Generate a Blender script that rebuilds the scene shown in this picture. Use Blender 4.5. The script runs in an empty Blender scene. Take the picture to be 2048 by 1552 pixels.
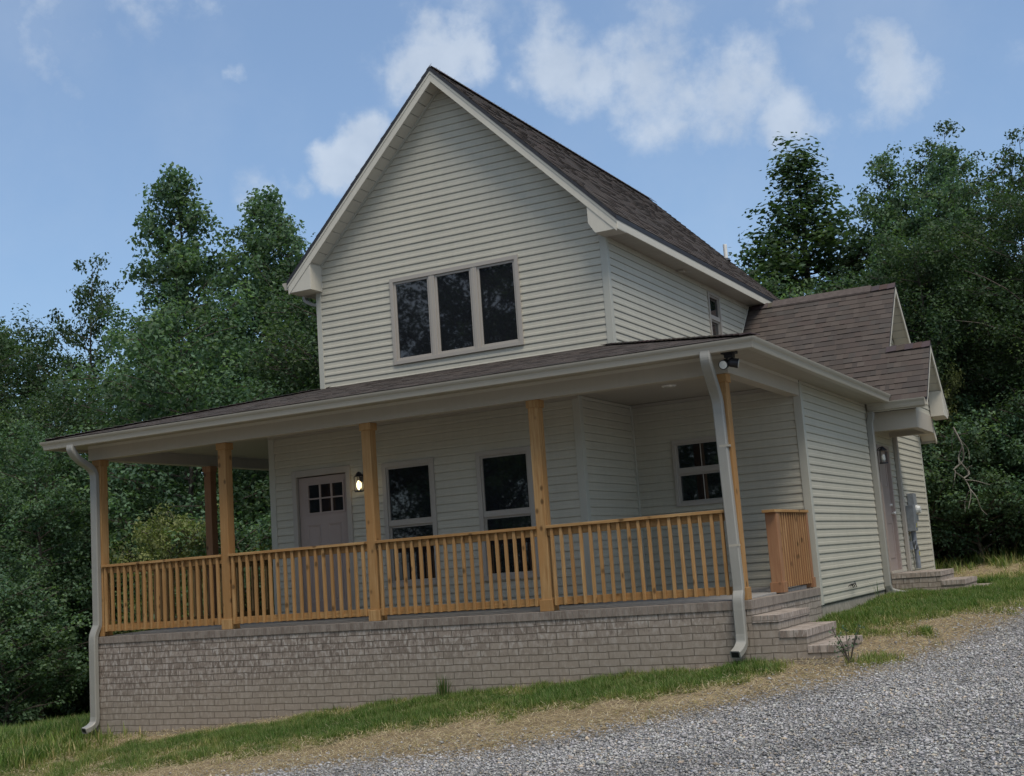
import bpy, math, random
import numpy as np
from mathutils import Matrix, Vector, Euler
random.seed(7)
rng = np.random.default_rng(7)
sc = bpy.context.scene
COL = sc.collection

# ------------------------------------------------------------------ camera
cd = bpy.data.cameras.new('camera')
cd.sensor_width = 36; cd.lens = 44.8; cd.shift_x = -0.0226; cd.shift_y = -0.0142
cd.clip_start = .05; cd.clip_end = 3000
cam = bpy.data.objects.new('camera', cd); COL.objects.link(cam)
r_ = Vector((0.89019569, 0.4497607, -0.07257367)); u_ = Vector((0.13195611, -0.10207685, 0.98598575)); f_ = Vector((-0.43604955, 0.88729681, 0.15021704))
CAM = Vector((14.25066, -13.86349, 0.52886))
cam.matrix_world = Matrix(((r_.x, u_.x, -f_.x, CAM.x), (r_.y, u_.y, -f_.y, CAM.y), (r_.z, u_.z, -f_.z, CAM.z), (0, 0, 0, 1)))
sc.camera = cam
# ------------------------------------------------------------------ exposure
sc.view_settings.view_transform = 'Standard'; sc.view_settings.look = 'None'
sc.view_settings.exposure = 0.78; sc.view_settings.gamma = 1
# ------------------------------------------------------------------ sun + sky
SUN_EL, SUN_AZ = math.radians(62), math.radians(130)       # azimuth measured from +Y towards +X
S = Vector((math.sin(SUN_AZ) * math.cos(SUN_EL), math.cos(SUN_AZ) * math.cos(SUN_EL), math.sin(SUN_EL)))
sl = bpy.data.lights.new('sun', 'SUN'); sl.energy = 1.6; sl.angle = math.radians(24); sl.color = (1, .92, .80)
sun = bpy.data.objects.new('sun', sl); COL.objects.link(sun)
sun.rotation_euler = S.to_track_quat('Z', 'Y').to_euler()
world = bpy.data.worlds.new("World"); sc.world = world; world.use_nodes = True

class NT:
    def __init__(s, nt): s.nt = nt; nt.nodes.clear()
    def n(s, t, ins=None, **kw):
        nd = s.nt.nodes.new(t)
        for k, v in kw.items(): setattr(nd, k, v)
        for k, v in (ins or {}).items():
            sock = nd.inputs[k]
            if isinstance(v, bpy.types.NodeSocket): s.nt.links.new(v, sock)
            else: sock.default_value = v
        return nd
    def math(s, op, a, b=0., c=0., clamp=False):
        return s.n('ShaderNodeMath', {0: a, 1: b, 2: c}, operation=op, use_clamp=clamp).outputs[0]
    def mix(s, f, a, b, bt='MIX'):
        n = s.n('ShaderNodeMix', data_type='RGBA', blend_type=bt)
        for k, v in ((0, f), (6, a), (7, b)):
            if isinstance(v, bpy.types.NodeSocket): s.nt.links.new(v, n.inputs[k])
            else: n.inputs[k].default_value = (tuple(v) + (1,))[:4] if k else v
        return n.outputs[2]
    def noise(s, vec, scale, detail=3., rough=.55, dist=0.):
        return s.n('ShaderNodeTexNoise', {'Vector': vec, 'Scale': scale, 'Detail': detail, 'Roughness': rough, 'Distortion': dist}).outputs[0]
    def ramp(s, f, lo, hi, smooth=True):
        n = s.n('ShaderNodeMapRange', {0: f, 1: lo, 2: hi}, interpolation_type='SMOOTHSTEP' if smooth else 'LINEAR'); return n.outputs[0]
    def scale(s, vec, sc_):
        return s.n('ShaderNodeMapping', {0: vec, 3: sc_}).outputs[0]

def build_world():
    t = NT(world.node_tree)
    sky = t.n('ShaderNodeTexSky', sky_type='NISHITA', sun_disc=False, sun_elevation=SUN_EL, sun_rotation=SUN_AZ, air_density=1.0, dust_density=1.6, ozone_density=2.2)
    tc = t.n('ShaderNodeTexCoord').outputs['Generated']
    nrm = t.n('ShaderNodeVectorMath', {0: tc}, operation='NORMALIZE').outputs[0]
    # cloud masses in fixed directions of the sky: (direction, radius, strength)
    blobs = [((-.472, .794, .383), .055, 1.15), ((-.440, .806, .390), .040, .95), ((-.530, .785, .322), .038, 1.35), ((-.560, .770, .300), .024, .6), ((-.500, .785, .362), .018, .45),
             ((-.385, .845, .378), .060, .85), ((-.317, .879, .356), .072, .9), ((-.265, .900, .346), .068, .9), ((-.345, .865, .366), .05, .8), ((-.229, .917, .322), .055, .85),
             ((-.146, .932, .332), .050, .9), ((-.16, .935, .36), .05, .5), ((-.306, .862, .410), .06, .45), ((-.203, .893, .40), .07, .45), ((-.05, .93, .375), .07, .4),
             ((-.42, .80, .43), .06, .4), ((-.67, .624, .402), .13, .38), ((-.579, .719, .385), .02, .6), ((-.585, .76, .285), .035, .55),
             ((-.6, .65, .47), .12, .7), ((-.3, .8, .55), .16, .8), ((0, .8, .6), .2, .9), ((.5, .6, .5), .25, .9), ((-.9, .3, .4), .2, .8),
             ((.6, -.6, .5), .35, 1.), ((-.2, -.8, .45), .35, 1.), ((-.8, -.5, .4), .3, .9), ((.9, 0, .35), .3, .8), ((0, 0, 1), .62, 1.3), ((0, -.6, .8), .6, 1.3), ((.4, -.8, .4), .5, 1.3), ((-.5, -.8, .3), .45, 1.2), ((.8, -.1, .6), .5, 1.3), ((-.8, -.2, .6), .45, 1.2)]  # unseen clouds overhead and behind the camera, enlarged to add neutral fill light
    warp = t.n('ShaderNodeTexNoise', {'Vector': nrm, 'Scale': 9., 'Detail': 6., 'Roughness': .6})
    w = t.n('ShaderNodeVectorMath', {0: warp.outputs['Color'], 1: (.5, .5, .5)}, operation='SUBTRACT').outputs[0]
    w = t.n('ShaderNodeVectorMath', {0: w, 3: .07}, operation='SCALE').outputs[0]
    d2 = t.n('ShaderNodeVectorMath', {0: nrm, 1: w}, operation='ADD').outputs[0]
    acc = None
    for d, r, s in blobs:
        L = math.sqrt(sum(a * a for a in d)); d = tuple(a / L for a in d)
        dist = t.n('ShaderNodeVectorMath', {0: d2, 1: d}, operation='DISTANCE').outputs['Value']
        m = t.n('ShaderNodeMapRange', {0: dist, 1: r * 1.25, 2: 0., 3: 0., 4: s}, interpolation_type='SMOOTHSTEP').outputs[0]
        acc = m if acc is None else t.math('MAXIMUM', acc, m)
    fb = t.noise(nrm, 17., 7., .55, .0)
    fb2 = t.noise(nrm, 6., 6., .6)
    fbh = t.noise(nrm, 60., 5., .6)
    nn = t.math('ADD', t.math('MULTIPLY', t.math('SUBTRACT', fb, .5), 1.7), t.math('MULTIPLY', t.math('SUBTRACT', fbh, .5), .45))
    cl = t.math('MULTIPLY', t.ramp(t.math('ADD', t.math('MULTIPLY', acc, .8), nn), .20, .80), t.ramp(acc, .02, .5))
    wisps = t.math('MULTIPLY', t.ramp(fb2, .40, .8), .20)
    cl = t.math('MAXIMUM', cl, wisps)
    cl = t.math('MULTIPLY', cl, .66, clamp=True)
    fb3 = t.noise(nrm, 13., 5., .55)
    cc = t.mix(t.ramp(fb3, .3, .7), (3.7, 4.2, 4.9), (4.9, 5.35, 5.9))
    skc = t.mix(.22, t.mix(1.0, sky.outputs[0], (.92, 1.02, 1.06), 'MULTIPLY'), (2.9, 3.9, 5.6))
    out = t.mix(cl, skc, cc)
    bg = t.n('ShaderNodeBackground', {'Color': out, 'Strength': .086})
    t.n('ShaderNodeOutputWorld', {0: bg.outputs[0]})
build_world()

# ------------------------------------------------------------------ materials
def new_mat(name):
    m = bpy.data.materials.new(name); m.use_nodes = True
    return m, NT(m.node_tree)
def finish(t, col, rough=.6, bump=None, bstr=.3, bdist=.01, spec=.3, metal=0., extra=None):
    ins = {'Base Color': col, 'Roughness': rough, 'Metallic': metal, 'Specular IOR Level': spec}
    if extra: ins.update(extra)
    if bump is not None:
        ins['Normal'] = t.n('ShaderNodeBump', {'Height': bump, 'Strength': bstr, 'Distance': bdist}).outputs[0]
    b = t.n('ShaderNodeBsdfPrincipled', ins)
    t.n('ShaderNodeOutputMaterial', {0: b.outputs[0]})
    return b
def c4(c): return tuple(c) + (1,)
def mul(c, k): return tuple(a * k for a in c)

def mat_paint(name, col, rough=.55, var=.08, spec=.3):
    m, t = new_mat(name)
    o = t.n('ShaderNodeTexCoord').outputs['Object']
    n = t.noise(o, 1.7, 5., .6); n2 = t.noise(t.scale(o, (9, 9, 1.2)), 2.0, 4.)
    f = t.math('ADD', t.math('MULTIPLY', n, .6), t.math('MULTIPLY', n2, .4))
    c = t.mix(t.ramp(f, .3, .7), mul(col, 1 - var), mul(col, 1 + var))
    finish(t, c, rough, t.noise(o, 60, 2), .05, .002, spec)
    return m
def mat_wood(name, axis, dark, light):
    m, t = new_mat(name)
    o = t.n('ShaderNodeTexCoord').outputs['Object']
    rnd = t.n('ShaderNodeObjectInfo').outputs['Random']
    off = t.n('ShaderNodeCombineXYZ', {0: t.math('MULTIPLY', rnd, 37.), 1: t.math('MULTIPLY', rnd, 91.), 2: t.math('MULTIPLY', rnd, 53.)}).outputs[0]
    v = t.n('ShaderNodeVectorMath', {0: o, 1: off}, operation='ADD').outputs[0]
    s = [26., 26., 26.]; s[axis] = 1.6
    grain = t.noise(t.scale(v, tuple(s)), 1.5, 5., .6, .4)
    s2 = [3., 3., 3.]; s2[axis] = .8
    blot = t.noise(t.scale(v, tuple(s2)), 1.5, 3.)
    s3 = [8., 8., 8.]; s3[axis] = 5.
    kn = t.n('ShaderNodeTexVoronoi', {'Vector': t.scale(v, tuple(s3)), 'Scale': .8}, feature='F1').outputs['Distance']
    knot = t.ramp(kn, .20, .07)
    c = t.mix(t.ramp(grain, .3, .72), dark, light)
    c = t.mix(t.ramp(blot, .35, .75), c, mul(dark, 1.25))
    c = t.mix(t.math('MULTIPLY', rnd, .75), c, mul(dark, .95))
    c = t.mix(t.math('MULTIPLY', knot, .85), c, mul(dark, .3))
    finish(t, c, .72, grain, .35, .004, .2)
    return m
def mat_brick(name, bw, bh, top=False, ms=1., lift=1.):
    m, t = new_mat(name)
    uv = t.n('ShaderNodeTexCoord').outputs['UV']
    o = t.n('ShaderNodeTexCoord').outputs['Object']
    wn = t.n('ShaderNodeTexNoise', {'Vector': o, 'Scale': 5., 'Detail': 3.}).outputs['Color']
    wv = t.n('ShaderNodeVectorMath', {0: t.n('ShaderNodeVectorMath', {0: wn, 1: (.5, .5, .5)}, operation='SUBTRACT').outputs[0], 3: .03}, operation='SCALE').outputs[0]
    uv2 = t.n('ShaderNodeVectorMath', {0: uv, 1: wv}, operation='ADD').outputs[0]
    b = t.n('ShaderNodeTexBrick', {'Vector': uv2, 'Color1': (.0, .0, .0, 1), 'Color2': (1, 1, 1, 1), 'Mortar': (.5, .5, .5, 1), 'Scale': 1., 'Mortar Size': .0062, 'Mortar Smooth': .25, 'Brick Width': bw, 'Row Height': bh})
    b.offset = .5
    v = t.scale(uv, (1., .45, 1.))
    mott = t.noise(v, 21., 4., .65)
    mott2 = t.noise(uv, 3.2, 3.)
    base = t.mix(b.outputs['Color'], (.200, .163, .138), (.322, .274, .238))
    base = t.mix(1., base, (lift, lift * .98, lift * .95, 1), 'MULTIPLY')
    c = t.mix(t.math('MULTIPLY', t.ramp(mott, .48, .62), ms), base, (.42 * lift, .38 * lift, .34 * lift))
    c = t.mix(t.math('MULTIPLY', t.ramp(mott, .45, .33), ms), c, (.125, .10, .088))
    c = t.mix(t.math('MULTIPLY', t.ramp(mott2, .35, .7), .3), c, (.20, .165, .145))
    c = t.mix(b.outputs['Fac'], c, (.24, .21, .18) if ms < 1 else (.125, .105, .088))
    # dried mud splash just above the grade (follows the slope of the ground)
    sx = t.n('ShaderNodeSeparateXYZ', {0: o})
    grade = t.math('ADD', t.math('MULTIPLY', sx.outputs[0], .079), -1.41)
    h = t.math('SUBTRACT', sx.outputs[2], grade)
    h = t.math('ADD', h, t.math('MULTIPLY', t.noise(o, 2.5, 5., .65), -.35))
    mud = t.math('MULTIPLY', t.ramp(h, .62, .0), 0. if top else .72)
    mudc = t.mix(b.outputs['Fac'], (.305, .258, .208), (.185, .155, .122))
    c = t.mix(mud, c, mudc)
    hgt = t.math('ADD', t.math('MULTIPLY', b.outputs['Fac'], -1.), t.math('MULTIPLY', mott, .25))
    finish(t, c, .88, hgt, .9, .008, .15)
    return m
def mat_vcol(name, rough=.9, nscale=180., var=.35, bstr=.4, spec=.15):
    m, t = new_mat(name)
    o = t.n('ShaderNodeTexCoord').outputs['Object']
    a = t.n('ShaderNodeAttribute', attribute_name='col').outputs['Color']
    n = t.noise(o, nscale, 3., .7)
    n2 = t.noise(o, 1.1, 4.)
    c = t.mix(t.math('MULTIPLY', t.ramp(n, .3, .7), var), a, (.01, .01, .01))
    c = t.mix(t.math('MULTIPLY', t.ramp(n2, .4, .7), .18), c, (.10, .09, .085))
    finish(t, c, rough, n, bstr, .003, spec)
    return m
def mat_glass(name, tint=(.012, .013, .016), rough=.02, wob=.02):
    m, t = new_mat(name)
    o = t.n('ShaderNodeTexCoord').outputs['Object']
    n = t.noise(o, 1.3, 1.)
    finish(t, c4(tint), rough, n, wob * .5, .05, .75, extra={'IOR': 1.6})
    return m
def mat_plain(name, col, rough=.5, metal=0., spec=.4, emit=None, es=0.):
    m, t = new_mat(name)
    o = t.n('ShaderNodeTexCoord').outputs['Object']
    c = t.mix(t.ramp(t.noise(o, 14., 4.), .35, .7), mul(col, .85), mul(col, 1.1))
    ex = {}
    if emit: ex = {'Emission Color': c4(emit), 'Emission Strength': es}
    finish(t, c, rough, None, spec=spec, metal=metal, extra=ex)
    return m
def mat_leaf(name, hue=(1, 1, 1)):
    m, t = new_mat(name)
    a = t.n('ShaderNodeAttribute', attribute_name='col').outputs['Color']
    a = t.mix(1., a, c4(hue), 'MULTIPLY')
    b = t.n('ShaderNodeBsdfPrincipled', {'Base Color': a, 'Roughness': .55, 'Specular IOR Level': .25})
    tr = t.n('ShaderNodeBsdfTranslucent', {'Color': t.mix(1., a, (1.35, 1.5, .7, 1), 'MULTIPLY')})
    mx = t.n('ShaderNodeMixShader', {0: .38, 1: b.outputs[0], 2: tr.outputs[0]})
    t.n('ShaderNodeOutputMaterial', {0: mx.outputs[0]})
    return m

M = {}
SID = (.455, .428, .348)
M['siding'] = mat_paint('vinyl siding', SID, .5, .055, .35)
M['corner'] = mat_paint('vinyl corner', (.43, .42, .36), .5, .03)
M['trim'] = mat_paint('tan trim', (.43, .385, .32), .5, .04)
M['gutter'] = mat_paint('painted aluminium', (.39, .355, .29), .38, .03, .5)
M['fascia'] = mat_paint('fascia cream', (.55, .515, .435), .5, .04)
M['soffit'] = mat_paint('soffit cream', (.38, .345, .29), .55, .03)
M['frame'] = mat_paint('window frame taupe', (.37, .335, .29), .45, .03, .4)
M['door'] = mat_paint('door taupe rose', (.33, .265, .235), .45, .03, .4)
M['wood_z'] = mat_wood('cedar upright', 2, (.30, .16, .060), (.50, .32, .148))
M['wood_x'] = mat_wood('cedar along x', 0, (.30, .16, .060), (.51, .325, .148))
M['wood_y'] = mat_wood('cedar along y', 1, (.30, .16, .060), (.51, .325, .148))
M['redwood'] = mat_wood('red cedar', 2, (.25, .125, .065), (.42, .25, .135))
M['brick'] = mat_brick('brick', .262, .0835)
M['rowlock'] = mat_brick('rowlock brick', .074, .21, ms=.4, lift=.82)
M['tread'] = mat_brick('tread brick', .078, .235, True, ms=.55, lift=1.18)
M['shingle'] = mat_vcol('asphalt shingle')
M['dripedge'] = mat_plain('dark drip edge', (.03, .03, .035), .6)
M['shingle_edge'] = mat_plain('shingle edge', (.10, .082, .074), .9, spec=.1)
M['downspout'] = mat_paint('downspout aluminium', (.28, .27, .24), .4, .06, .5)
M['concrete'] = mat_plain('deck concrete', (.30, .285, .265), .85, spec=.15)
M['stucco'] = mat_plain('parged block', (.30, .27, .22), .9, spec=.1)
M['glass'] = mat_glass('dark window glass')
M['glass_door'] = mat_glass('door glass', (.012, .012, .016), .08)
M['black'] = mat_plain('black metal', (.018, .018, .022), .45)
M['grey_box'] = mat_plain('grey painted steel', (.25, .26, .265), .5)
M['pvc'] = mat_plain('grey conduit', (.21, .225, .25), .5)
M['white'] = mat_plain('white plastic', (.75, .74, .70), .4)
M['lens'] = mat_plain('lamp lens', (.75, .74, .68), .25)
M['bulb'] = mat_plain('lit bulb', (.9, .8, .5), .3, emit=(1, .80, .42), es=2.)
M['yellow'] = mat_plain('yellow sticker', (.65, .55, .05), .5)
M['blue'] = mat_plain('blue sticker', (.05, .07, .25), .5)
M['bark'] = mat_plain('bark', (.10, .085, .07), .9, spec=.1)
M['deadwood'] = mat_plain('bleached dead wood', (.22, .20, .165), .85, spec=.1)
M['leaf'] = mat_leaf('leaf')
M['ground'] = None

# ------------------------------------------------------------------ mesh builder
class MB:
    def __init__(s): s.v = []; s.f = []; s.c = []
    def poly(s, pts, col=(1, 1, 1)):
        b = len(s.v); s.v += [tuple(p) for p in pts]; s.f.append(tuple(range(b, b + len(pts)))); s.c.append(col)
    def box(s, x0, x1, y0, y1, z0, z1, col=(1, 1, 1)):
        b = len(s.v)
        s.v += [(x, y, z) for x in (x0, x1) for y in (y0, y1) for z in (z0, z1)]
        for q in ((0, 1, 3, 2), (4, 6, 7, 5), (0, 4, 5, 1), (2, 3, 7, 6), (0, 2, 6, 4), (1, 5, 7, 3)):
            s.f.append(tuple(b + i for i in q)); s.c.append(col)
        return s
    def prism(s, poly2, a0, a1, axis='y', col=(1, 1, 1)):
        """extrude a 2D polygon: axis 'y' -> poly in (x,z); 'x' -> poly in (y,z); 'z' -> (x,y)"""
        def P(p, a): return (p[0], a, p[1]) if axis == 'y' else ((a, p[0], p[1]) if axis == 'x' else (p[0], p[1], a))
        n = len(poly2); b = len(s.v)
        s.v += [P(p, a0) for p in poly2] + [P(p, a1) for p in poly2]
        s.f.append(tuple(range(b, b + n))); s.f.append(tuple(range(b + 2 * n - 1, b + n - 1, -1))); s.c += [col, col]
        for i in range(n):
            j = (i + 1) % n; s.f.append((b + j, b + i, b + n + i, b + n + j)); s.c.append(col)
        return s
    def sweep(s, rings, col=(1, 1, 1), cap=True):
        """rings: list of equally long closed vertex rings"""
        b = len(s.v); n = len(rings[0])
        for r in rings: s.v += [tuple(p) for p in r]
        for k in range(len(rings) - 1):
            for i in range(n):
                j = (i + 1) % n
                s.f.append((b + k * n + i, b + k * n + j, b + (k + 1) * n + j, b + (k + 1) * n + i)); s.c.append(col)
        if cap:
            s.f.append(tuple(range(b + n - 1, b - 1, -1))); s.f.append(tuple(range(b + (len(rings) - 1) * n, b + len(rings) * n))); s.c += [col, col]
        return s
    def tube(s, pts, rad, n=8, col=(1, 1, 1)):
        pts = [Vector(p) for p in pts]; rings = []
        rad = rad if isinstance(rad, (list, tuple)) else [rad] * len(pts)
        for i, p in enumerate(pts):
            d = (pts[min(i + 1, len(pts) - 1)] - pts[max(i - 1, 0)]).normalized()
            a = d.cross(Vector((.13, .31, .94)) if abs(d.z) < .9 else Vector((1, .1, 0))).normalized(); c = d.cross(a)
            rings.append([p + (a * math.cos(t) + c * math.sin(t)) * rad[i] for t in [2 * math.pi * k / n for k in range(n)]])
        return s.sweep(rings, col)
    def build(s, name, mat, parent=None, bevel=0., smooth=False):
        me = bpy.data.meshes.new(name)
        me.from_pydata(s.v, [], s.f)
        fin(me, mat, s.c, smooth)
        o = link(name, me, parent)
        if bevel:
            b = o.modifiers.new('bevel', 'BEVEL'); b.width = bevel; b.segments = 2; b.limit_method = 'ANGLE'
        return o
def fin(me, mat, cols=None, smooth=False):
    me.update()
    nl = len(me.loops)
    co = np.empty(len(me.vertices) * 3, 'f'); me.vertices.foreach_get('co', co); co = co.reshape(-1, 3)
    vi = np.empty(nl, 'i'); me.loops.foreach_get('vertex_index', vi)
    nr = np.empty(len(me.polygons) * 3, 'f'); me.polygons.foreach_get('normal', nr); nr = np.abs(nr.reshape(-1, 3))
    lt = np.empty(len(me.polygons), 'i'); me.polygons.foreach_get('loop_total', lt)
    ax = np.repeat(np.argmax(nr, 1), lt); p = co[vi]
    uv = np.where((ax == 0)[:, None], p[:, [1, 2]], np.where((ax == 1)[:, None], p[:, [0, 2]], p[:, [1, 0]]))
    me.uv_layers.new(name='uv').data.foreach_set('uv', uv.astype('f').ravel())
    if cols is not None and any(c != (1, 1, 1) for c in cols[:200]):
        ca = me.color_attributes.new('col', 'FLOAT_COLOR', 'CORNER')
        cc = np.repeat(np.array([tuple(c)[:3] + (1,) for c in cols], 'f'), lt, 0); ca.data.foreach_set('color', cc.ravel())
    if mat is not None: me.materials.append(mat)
    if smooth: me.shade_smooth()
def link(name, me, parent=None):
    o = bpy.data.objects.new(name, me); COL.objects.link(o)
    if parent is not None:
        o.parent = parent
        if parent.type == 'EMPTY' and parent.parent is None: o.matrix_parent_inverse = Matrix.Translation(-Vector(parent.location))
    return o
def empty(name, loc, label, cat, group=None):
    o = bpy.data.objects.new(name, None); COL.objects.link(o); o.location = loc
    o['label'] = label; o['category'] = cat; o.empty_display_size = .2
    if group: o['group'] = group
    return o
def fastmesh(name, V, F, mat, vcol=None, smooth=False):
    """V (n,3), F (m,k) arrays; vcol (n,3) per vertex"""
    me = bpy.data.meshes.new(name); V = np.asarray(V, 'f'); F = np.asarray(F, 'i'); k = F.shape[1]
    me.vertices.add(len(V)); me.vertices.foreach_set('co', V.ravel())
    me.loops.add(F.size); me.loops.foreach_set('vertex_index', F.ravel())
    me.polygons.add(len(F)); me.polygons.foreach_set('loop_start', np.arange(0, F.size, k, dtype='i')); me.polygons.foreach_set('loop_total', np.full(len(F), k, 'i'))
    me.update(calc_edges=True)
    if vcol is not None:
        ca = me.color_attributes.new('col', 'FLOAT_COLOR', 'POINT'); ca.data.foreach_set('color', np.c_[vcol, np.ones(len(V))].astype('f').ravel())
    if mat is not None: me.materials.append(mat)
    if smooth: me.shade_smooth()
    return me

def clip(poly, cpoly):
    """Sutherland-Hodgman, convex CCW clip polygon, 2D"""
    out = poly
    n = len(cpoly)
    for i in range(n):
        a, b = cpoly[i], cpoly[(i + 1) % n]; inp = out; out = []
        if not inp: return []
        def sd(p): return (b[0] - a[0]) * (p[1] - a[1]) - (b[1] - a[1]) * (p[0] - a[0])
        for k in range(len(inp)):
            p, q = inp[k], inp[(k + 1) % len(inp)]; dp, dq = sd(p), sd(q)
            if dp >= -1e-9: out.append(p)
            if (dp > 1e-9 and dq < -1e-9) or (dp < -1e-9 and dq > 1e-9):
                t = dp / (dp - dq); out.append((p[0] + (q[0] - p[0]) * t, p[1] + (q[1] - p[1]) * t))
    return out

def lap(O, U, V, N, poly, holes, phase, expo, prof, name, mat, parent, tabs=None):
    """clapboard / shingle surface: every course is a tilted strip with a butt edge below"""
    O, U, V, N = map(Vector, (O, U, V, N)); mb = MB(); lipin = min(-.003, prof[-1][1])
    t0 = min(p[1] for p in poly); t1 = max(p[1] for p in poly); s0 = min(p[0] for p in poly); s1 = max(p[0] for p in poly)
    k0 = math.floor((t0 - phase) / expo); k1 = math.ceil((t1 - phase) / expo)
    rr = random.Random(sum(map(ord, name)) + int(abs(s0) * 10))
    for k in range(k0, k1):
        a, b = phase + k * expo, phase + (k + 1) * expo
        if tabs:
            cuts = [s0 - rr.random() * .3]
            while cuts[-1] < s1: cuts.append(cuts[-1] + rr.choice((.09, .12, .16, .21)))
            segs = list(zip(cuts[:-1], cuts[1:]))
        else: segs = [(s0, s1)]
        zc = sorted({a, b} | {h[i] for h in holes for i in (2, 3) if a < h[i] < b} | {a + expo * q_[0] for q_ in prof[1:-1]})
        for (sa, sb) in segs:
            ex = 0.; col = (1, 1, 1)
            if tabs:
                ex = rr.choice((0., 0., .006)) * (prof[0][1] / .009); g = rr.choice(tabs); kk = rr.uniform(.93, 1.07); col = tuple(x * kk for x in g)
            def off(t):
                u = (t - a) / expo
                for (u0, v0), (u1, v1) in zip(prof[:-1], prof[1:]):
                    if u <= u1 + 1e-6: return v0 + (v1 - v0) * (u - u0) / (u1 - u0) + ex * (1 - u)
                return prof[-1][1]
            for za, zb in zip(zc[:-1], zc[1:]):
                spans = [(sa, sb)]
                for h in holes:
                    if h[2] < zb - 1e-6 and h[3] > za + 1e-6:
                        ns = []
                        for p, q in spans:
                            if h[1] <= p or h[0] >= q: ns.append((p, q)); continue
                            if h[0] > p: ns.append((p, h[0]))
                            if h[1] < q: ns.append((h[1], q))
                        spans = ns
                for p, q in spans:
                    pg = clip([(p, za), (q, za), (q, zb), (p, zb)], poly)
                    if len(pg) < 3: continue
                    mb.poly([O + U * x + V * y + N * off(y) for x, y in pg], col)
                    if abs(za - a) < 1e-6:
                        bs = [x for x, y in pg if abs(y - za) < 1e-6]
                        if len(bs) >= 2:
                            l, r = min(bs), max(bs); o1 = off(a)
                            mb.poly([O + U * l + V * a + N * lipin, O + U * r + V * a + N * lipin, O + U * r + V * a + N * o1, O + U * l + V * a + N * o1], col)
                            if tabs and ex:
                                for e, sg in ((l, -1), (r, 1)):
                                    mb.poly([O + U * e + V * a, O + U * e + V * a + N * o1, O + U * e + V * b + N * off(b - 1e-6)], col)
    return mb.build(name, mat, parent)
SP = ((0, .0105), (.10, .0140), (.36, .0115), (.46, .0070), (.60, .0065), (.945, .0030), (.955, -.010), (1, -.010)); SE = .1095
def siding(name, O, U, N, poly, holes=(), phase=0., parent=None):
    return lap(O, U, (0, 0, 1), N, poly, holes, phase, SE, SP, name, M['siding'], parent)
TABS = [(.086, .070, .060), (.096, .077, .066), (.076, .063, .056), (.090, .070, .061), (.104, .085, .073), (.082, .071, .063)]
def shingles(name, O, U, V, poly, parent, phase=0., expo=.143, lip=.009):
    U_, V_ = Vector(U).normalized(), Vector(V).normalized()
    return lap(O, U_, V_, U_.cross(V_), poly, (), phase, expo, ((0, lip), (1, .001)), name, M['shingle'], parent, TABS)

# ------------------------------------------------------------------ terrain
GP = np.array([(0,0,-1.41),(2,0,-1.3),(3.7,0,-1.15),(5.6,0,-.98),(8,0,-.81),(9.2,0,-.72),(10.6,0,-.67),(11.5,.6,-.66),(9.9,2.9,-.43),(9.9,4.6,-.41),(9.9,6.7,-.34),(10.7,7.6,-.34),(11.4,8,-.3),
 (10,15,-.12),(9,20,-.2),(10.7,20,-.1),(12,12,-.15),(13,25,-.15),(15,10,-.2),(14.25,-13.9,-1.05),(13,-4,-.72),(10,-5,-.95),(5,-4,-1.3),(0,-3,-1.65),(-12,12,-2.65),(-8,5,-2.15),(-15,20,-3.3),(0,10,-1.5),(5,20,-1.),
 (-30,30,-4.5),(40,30,.2),(30,-10,-.6),(0,-15,-1.9),(20,0,-.35),(-20,0,-3.),(12.4,5,-.42),(60,60,1),(-60,60,-8),(-60,-30,-5),(60,-40,-1),(0,-50,-3)], float)
def _tps(r2): return .5 * r2 * np.log(r2 + 1e-9)
_n = len(GP); _K = _tps(((GP[:, None, :2] - GP[None, :, :2]) ** 2).sum(-1)) + np.eye(_n) * .02; _P = np.c_[np.ones(_n), GP[:, :2]]
_w = np.linalg.solve(np.block([[_K, _P], [_P.T, np.zeros((3, 3))]]), np.r_[GP[:, 2], 0, 0, 0])
def gz(x, y):
    x = np.atleast_1d(np.asarray(x, float)); y = np.atleast_1d(np.asarray(y, float))
    xc = np.clip(x, -70, 70); yc = np.clip(y, -55, 70); o = np.empty(len(x))
    for i in range(0, len(x), 20000):
        a, b = xc[i:i + 20000], yc[i:i + 20000]
        o[i:i + 20000] = _tps((a[:, None] - GP[:, 0]) ** 2 + (b[:, None] - GP[:, 1]) ** 2) @ _w[:_n] + _w[_n] + _w[_n + 1] * a + _w[_n + 2] * b
    return o
def g1(x, y): return float(gz(x, y)[0])
_hs = rng.random((64, 64))
def vnoise(x, y, s):
    x = np.asarray(x) / s; y = np.asarray(y) / s; xi = np.floor(x).astype(int); yi = np.floor(y).astype(int); fx = x - xi; fy = y - yi
    fx = fx * fx * (3 - 2 * fx); fy = fy * fy * (3 - 2 * fy); h = lambda a, b: _hs[a % 64, b % 64]
    return (h(xi, yi) * (1 - fx) + h(xi + 1, yi) * fx) * (1 - fy) + (h(xi, yi + 1) * (1 - fx) + h(xi + 1, yi + 1) * fx) * fy
def fbm(x, y, s): return (vnoise(x, y, s) * .5 + vnoise(x + 17.3, y + 5.1, s / 2.1) * .3 + vnoise(x + 3.7, y + 29., s / 4.7) * .2)
GE = np.array([(-20,-14),(-4,-10),(2.5,-6.0),(5.3,-3.9),(7.0,-3.45),(8.5,-3.35),(9.6,-2.6),(10.3,-1.75),(10.8,-.7),(11.15,.8),(11.5,2.4),(11.95,4.),(12.6,5.4),(14.,7.),(19,10),(60,16)], float)
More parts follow.
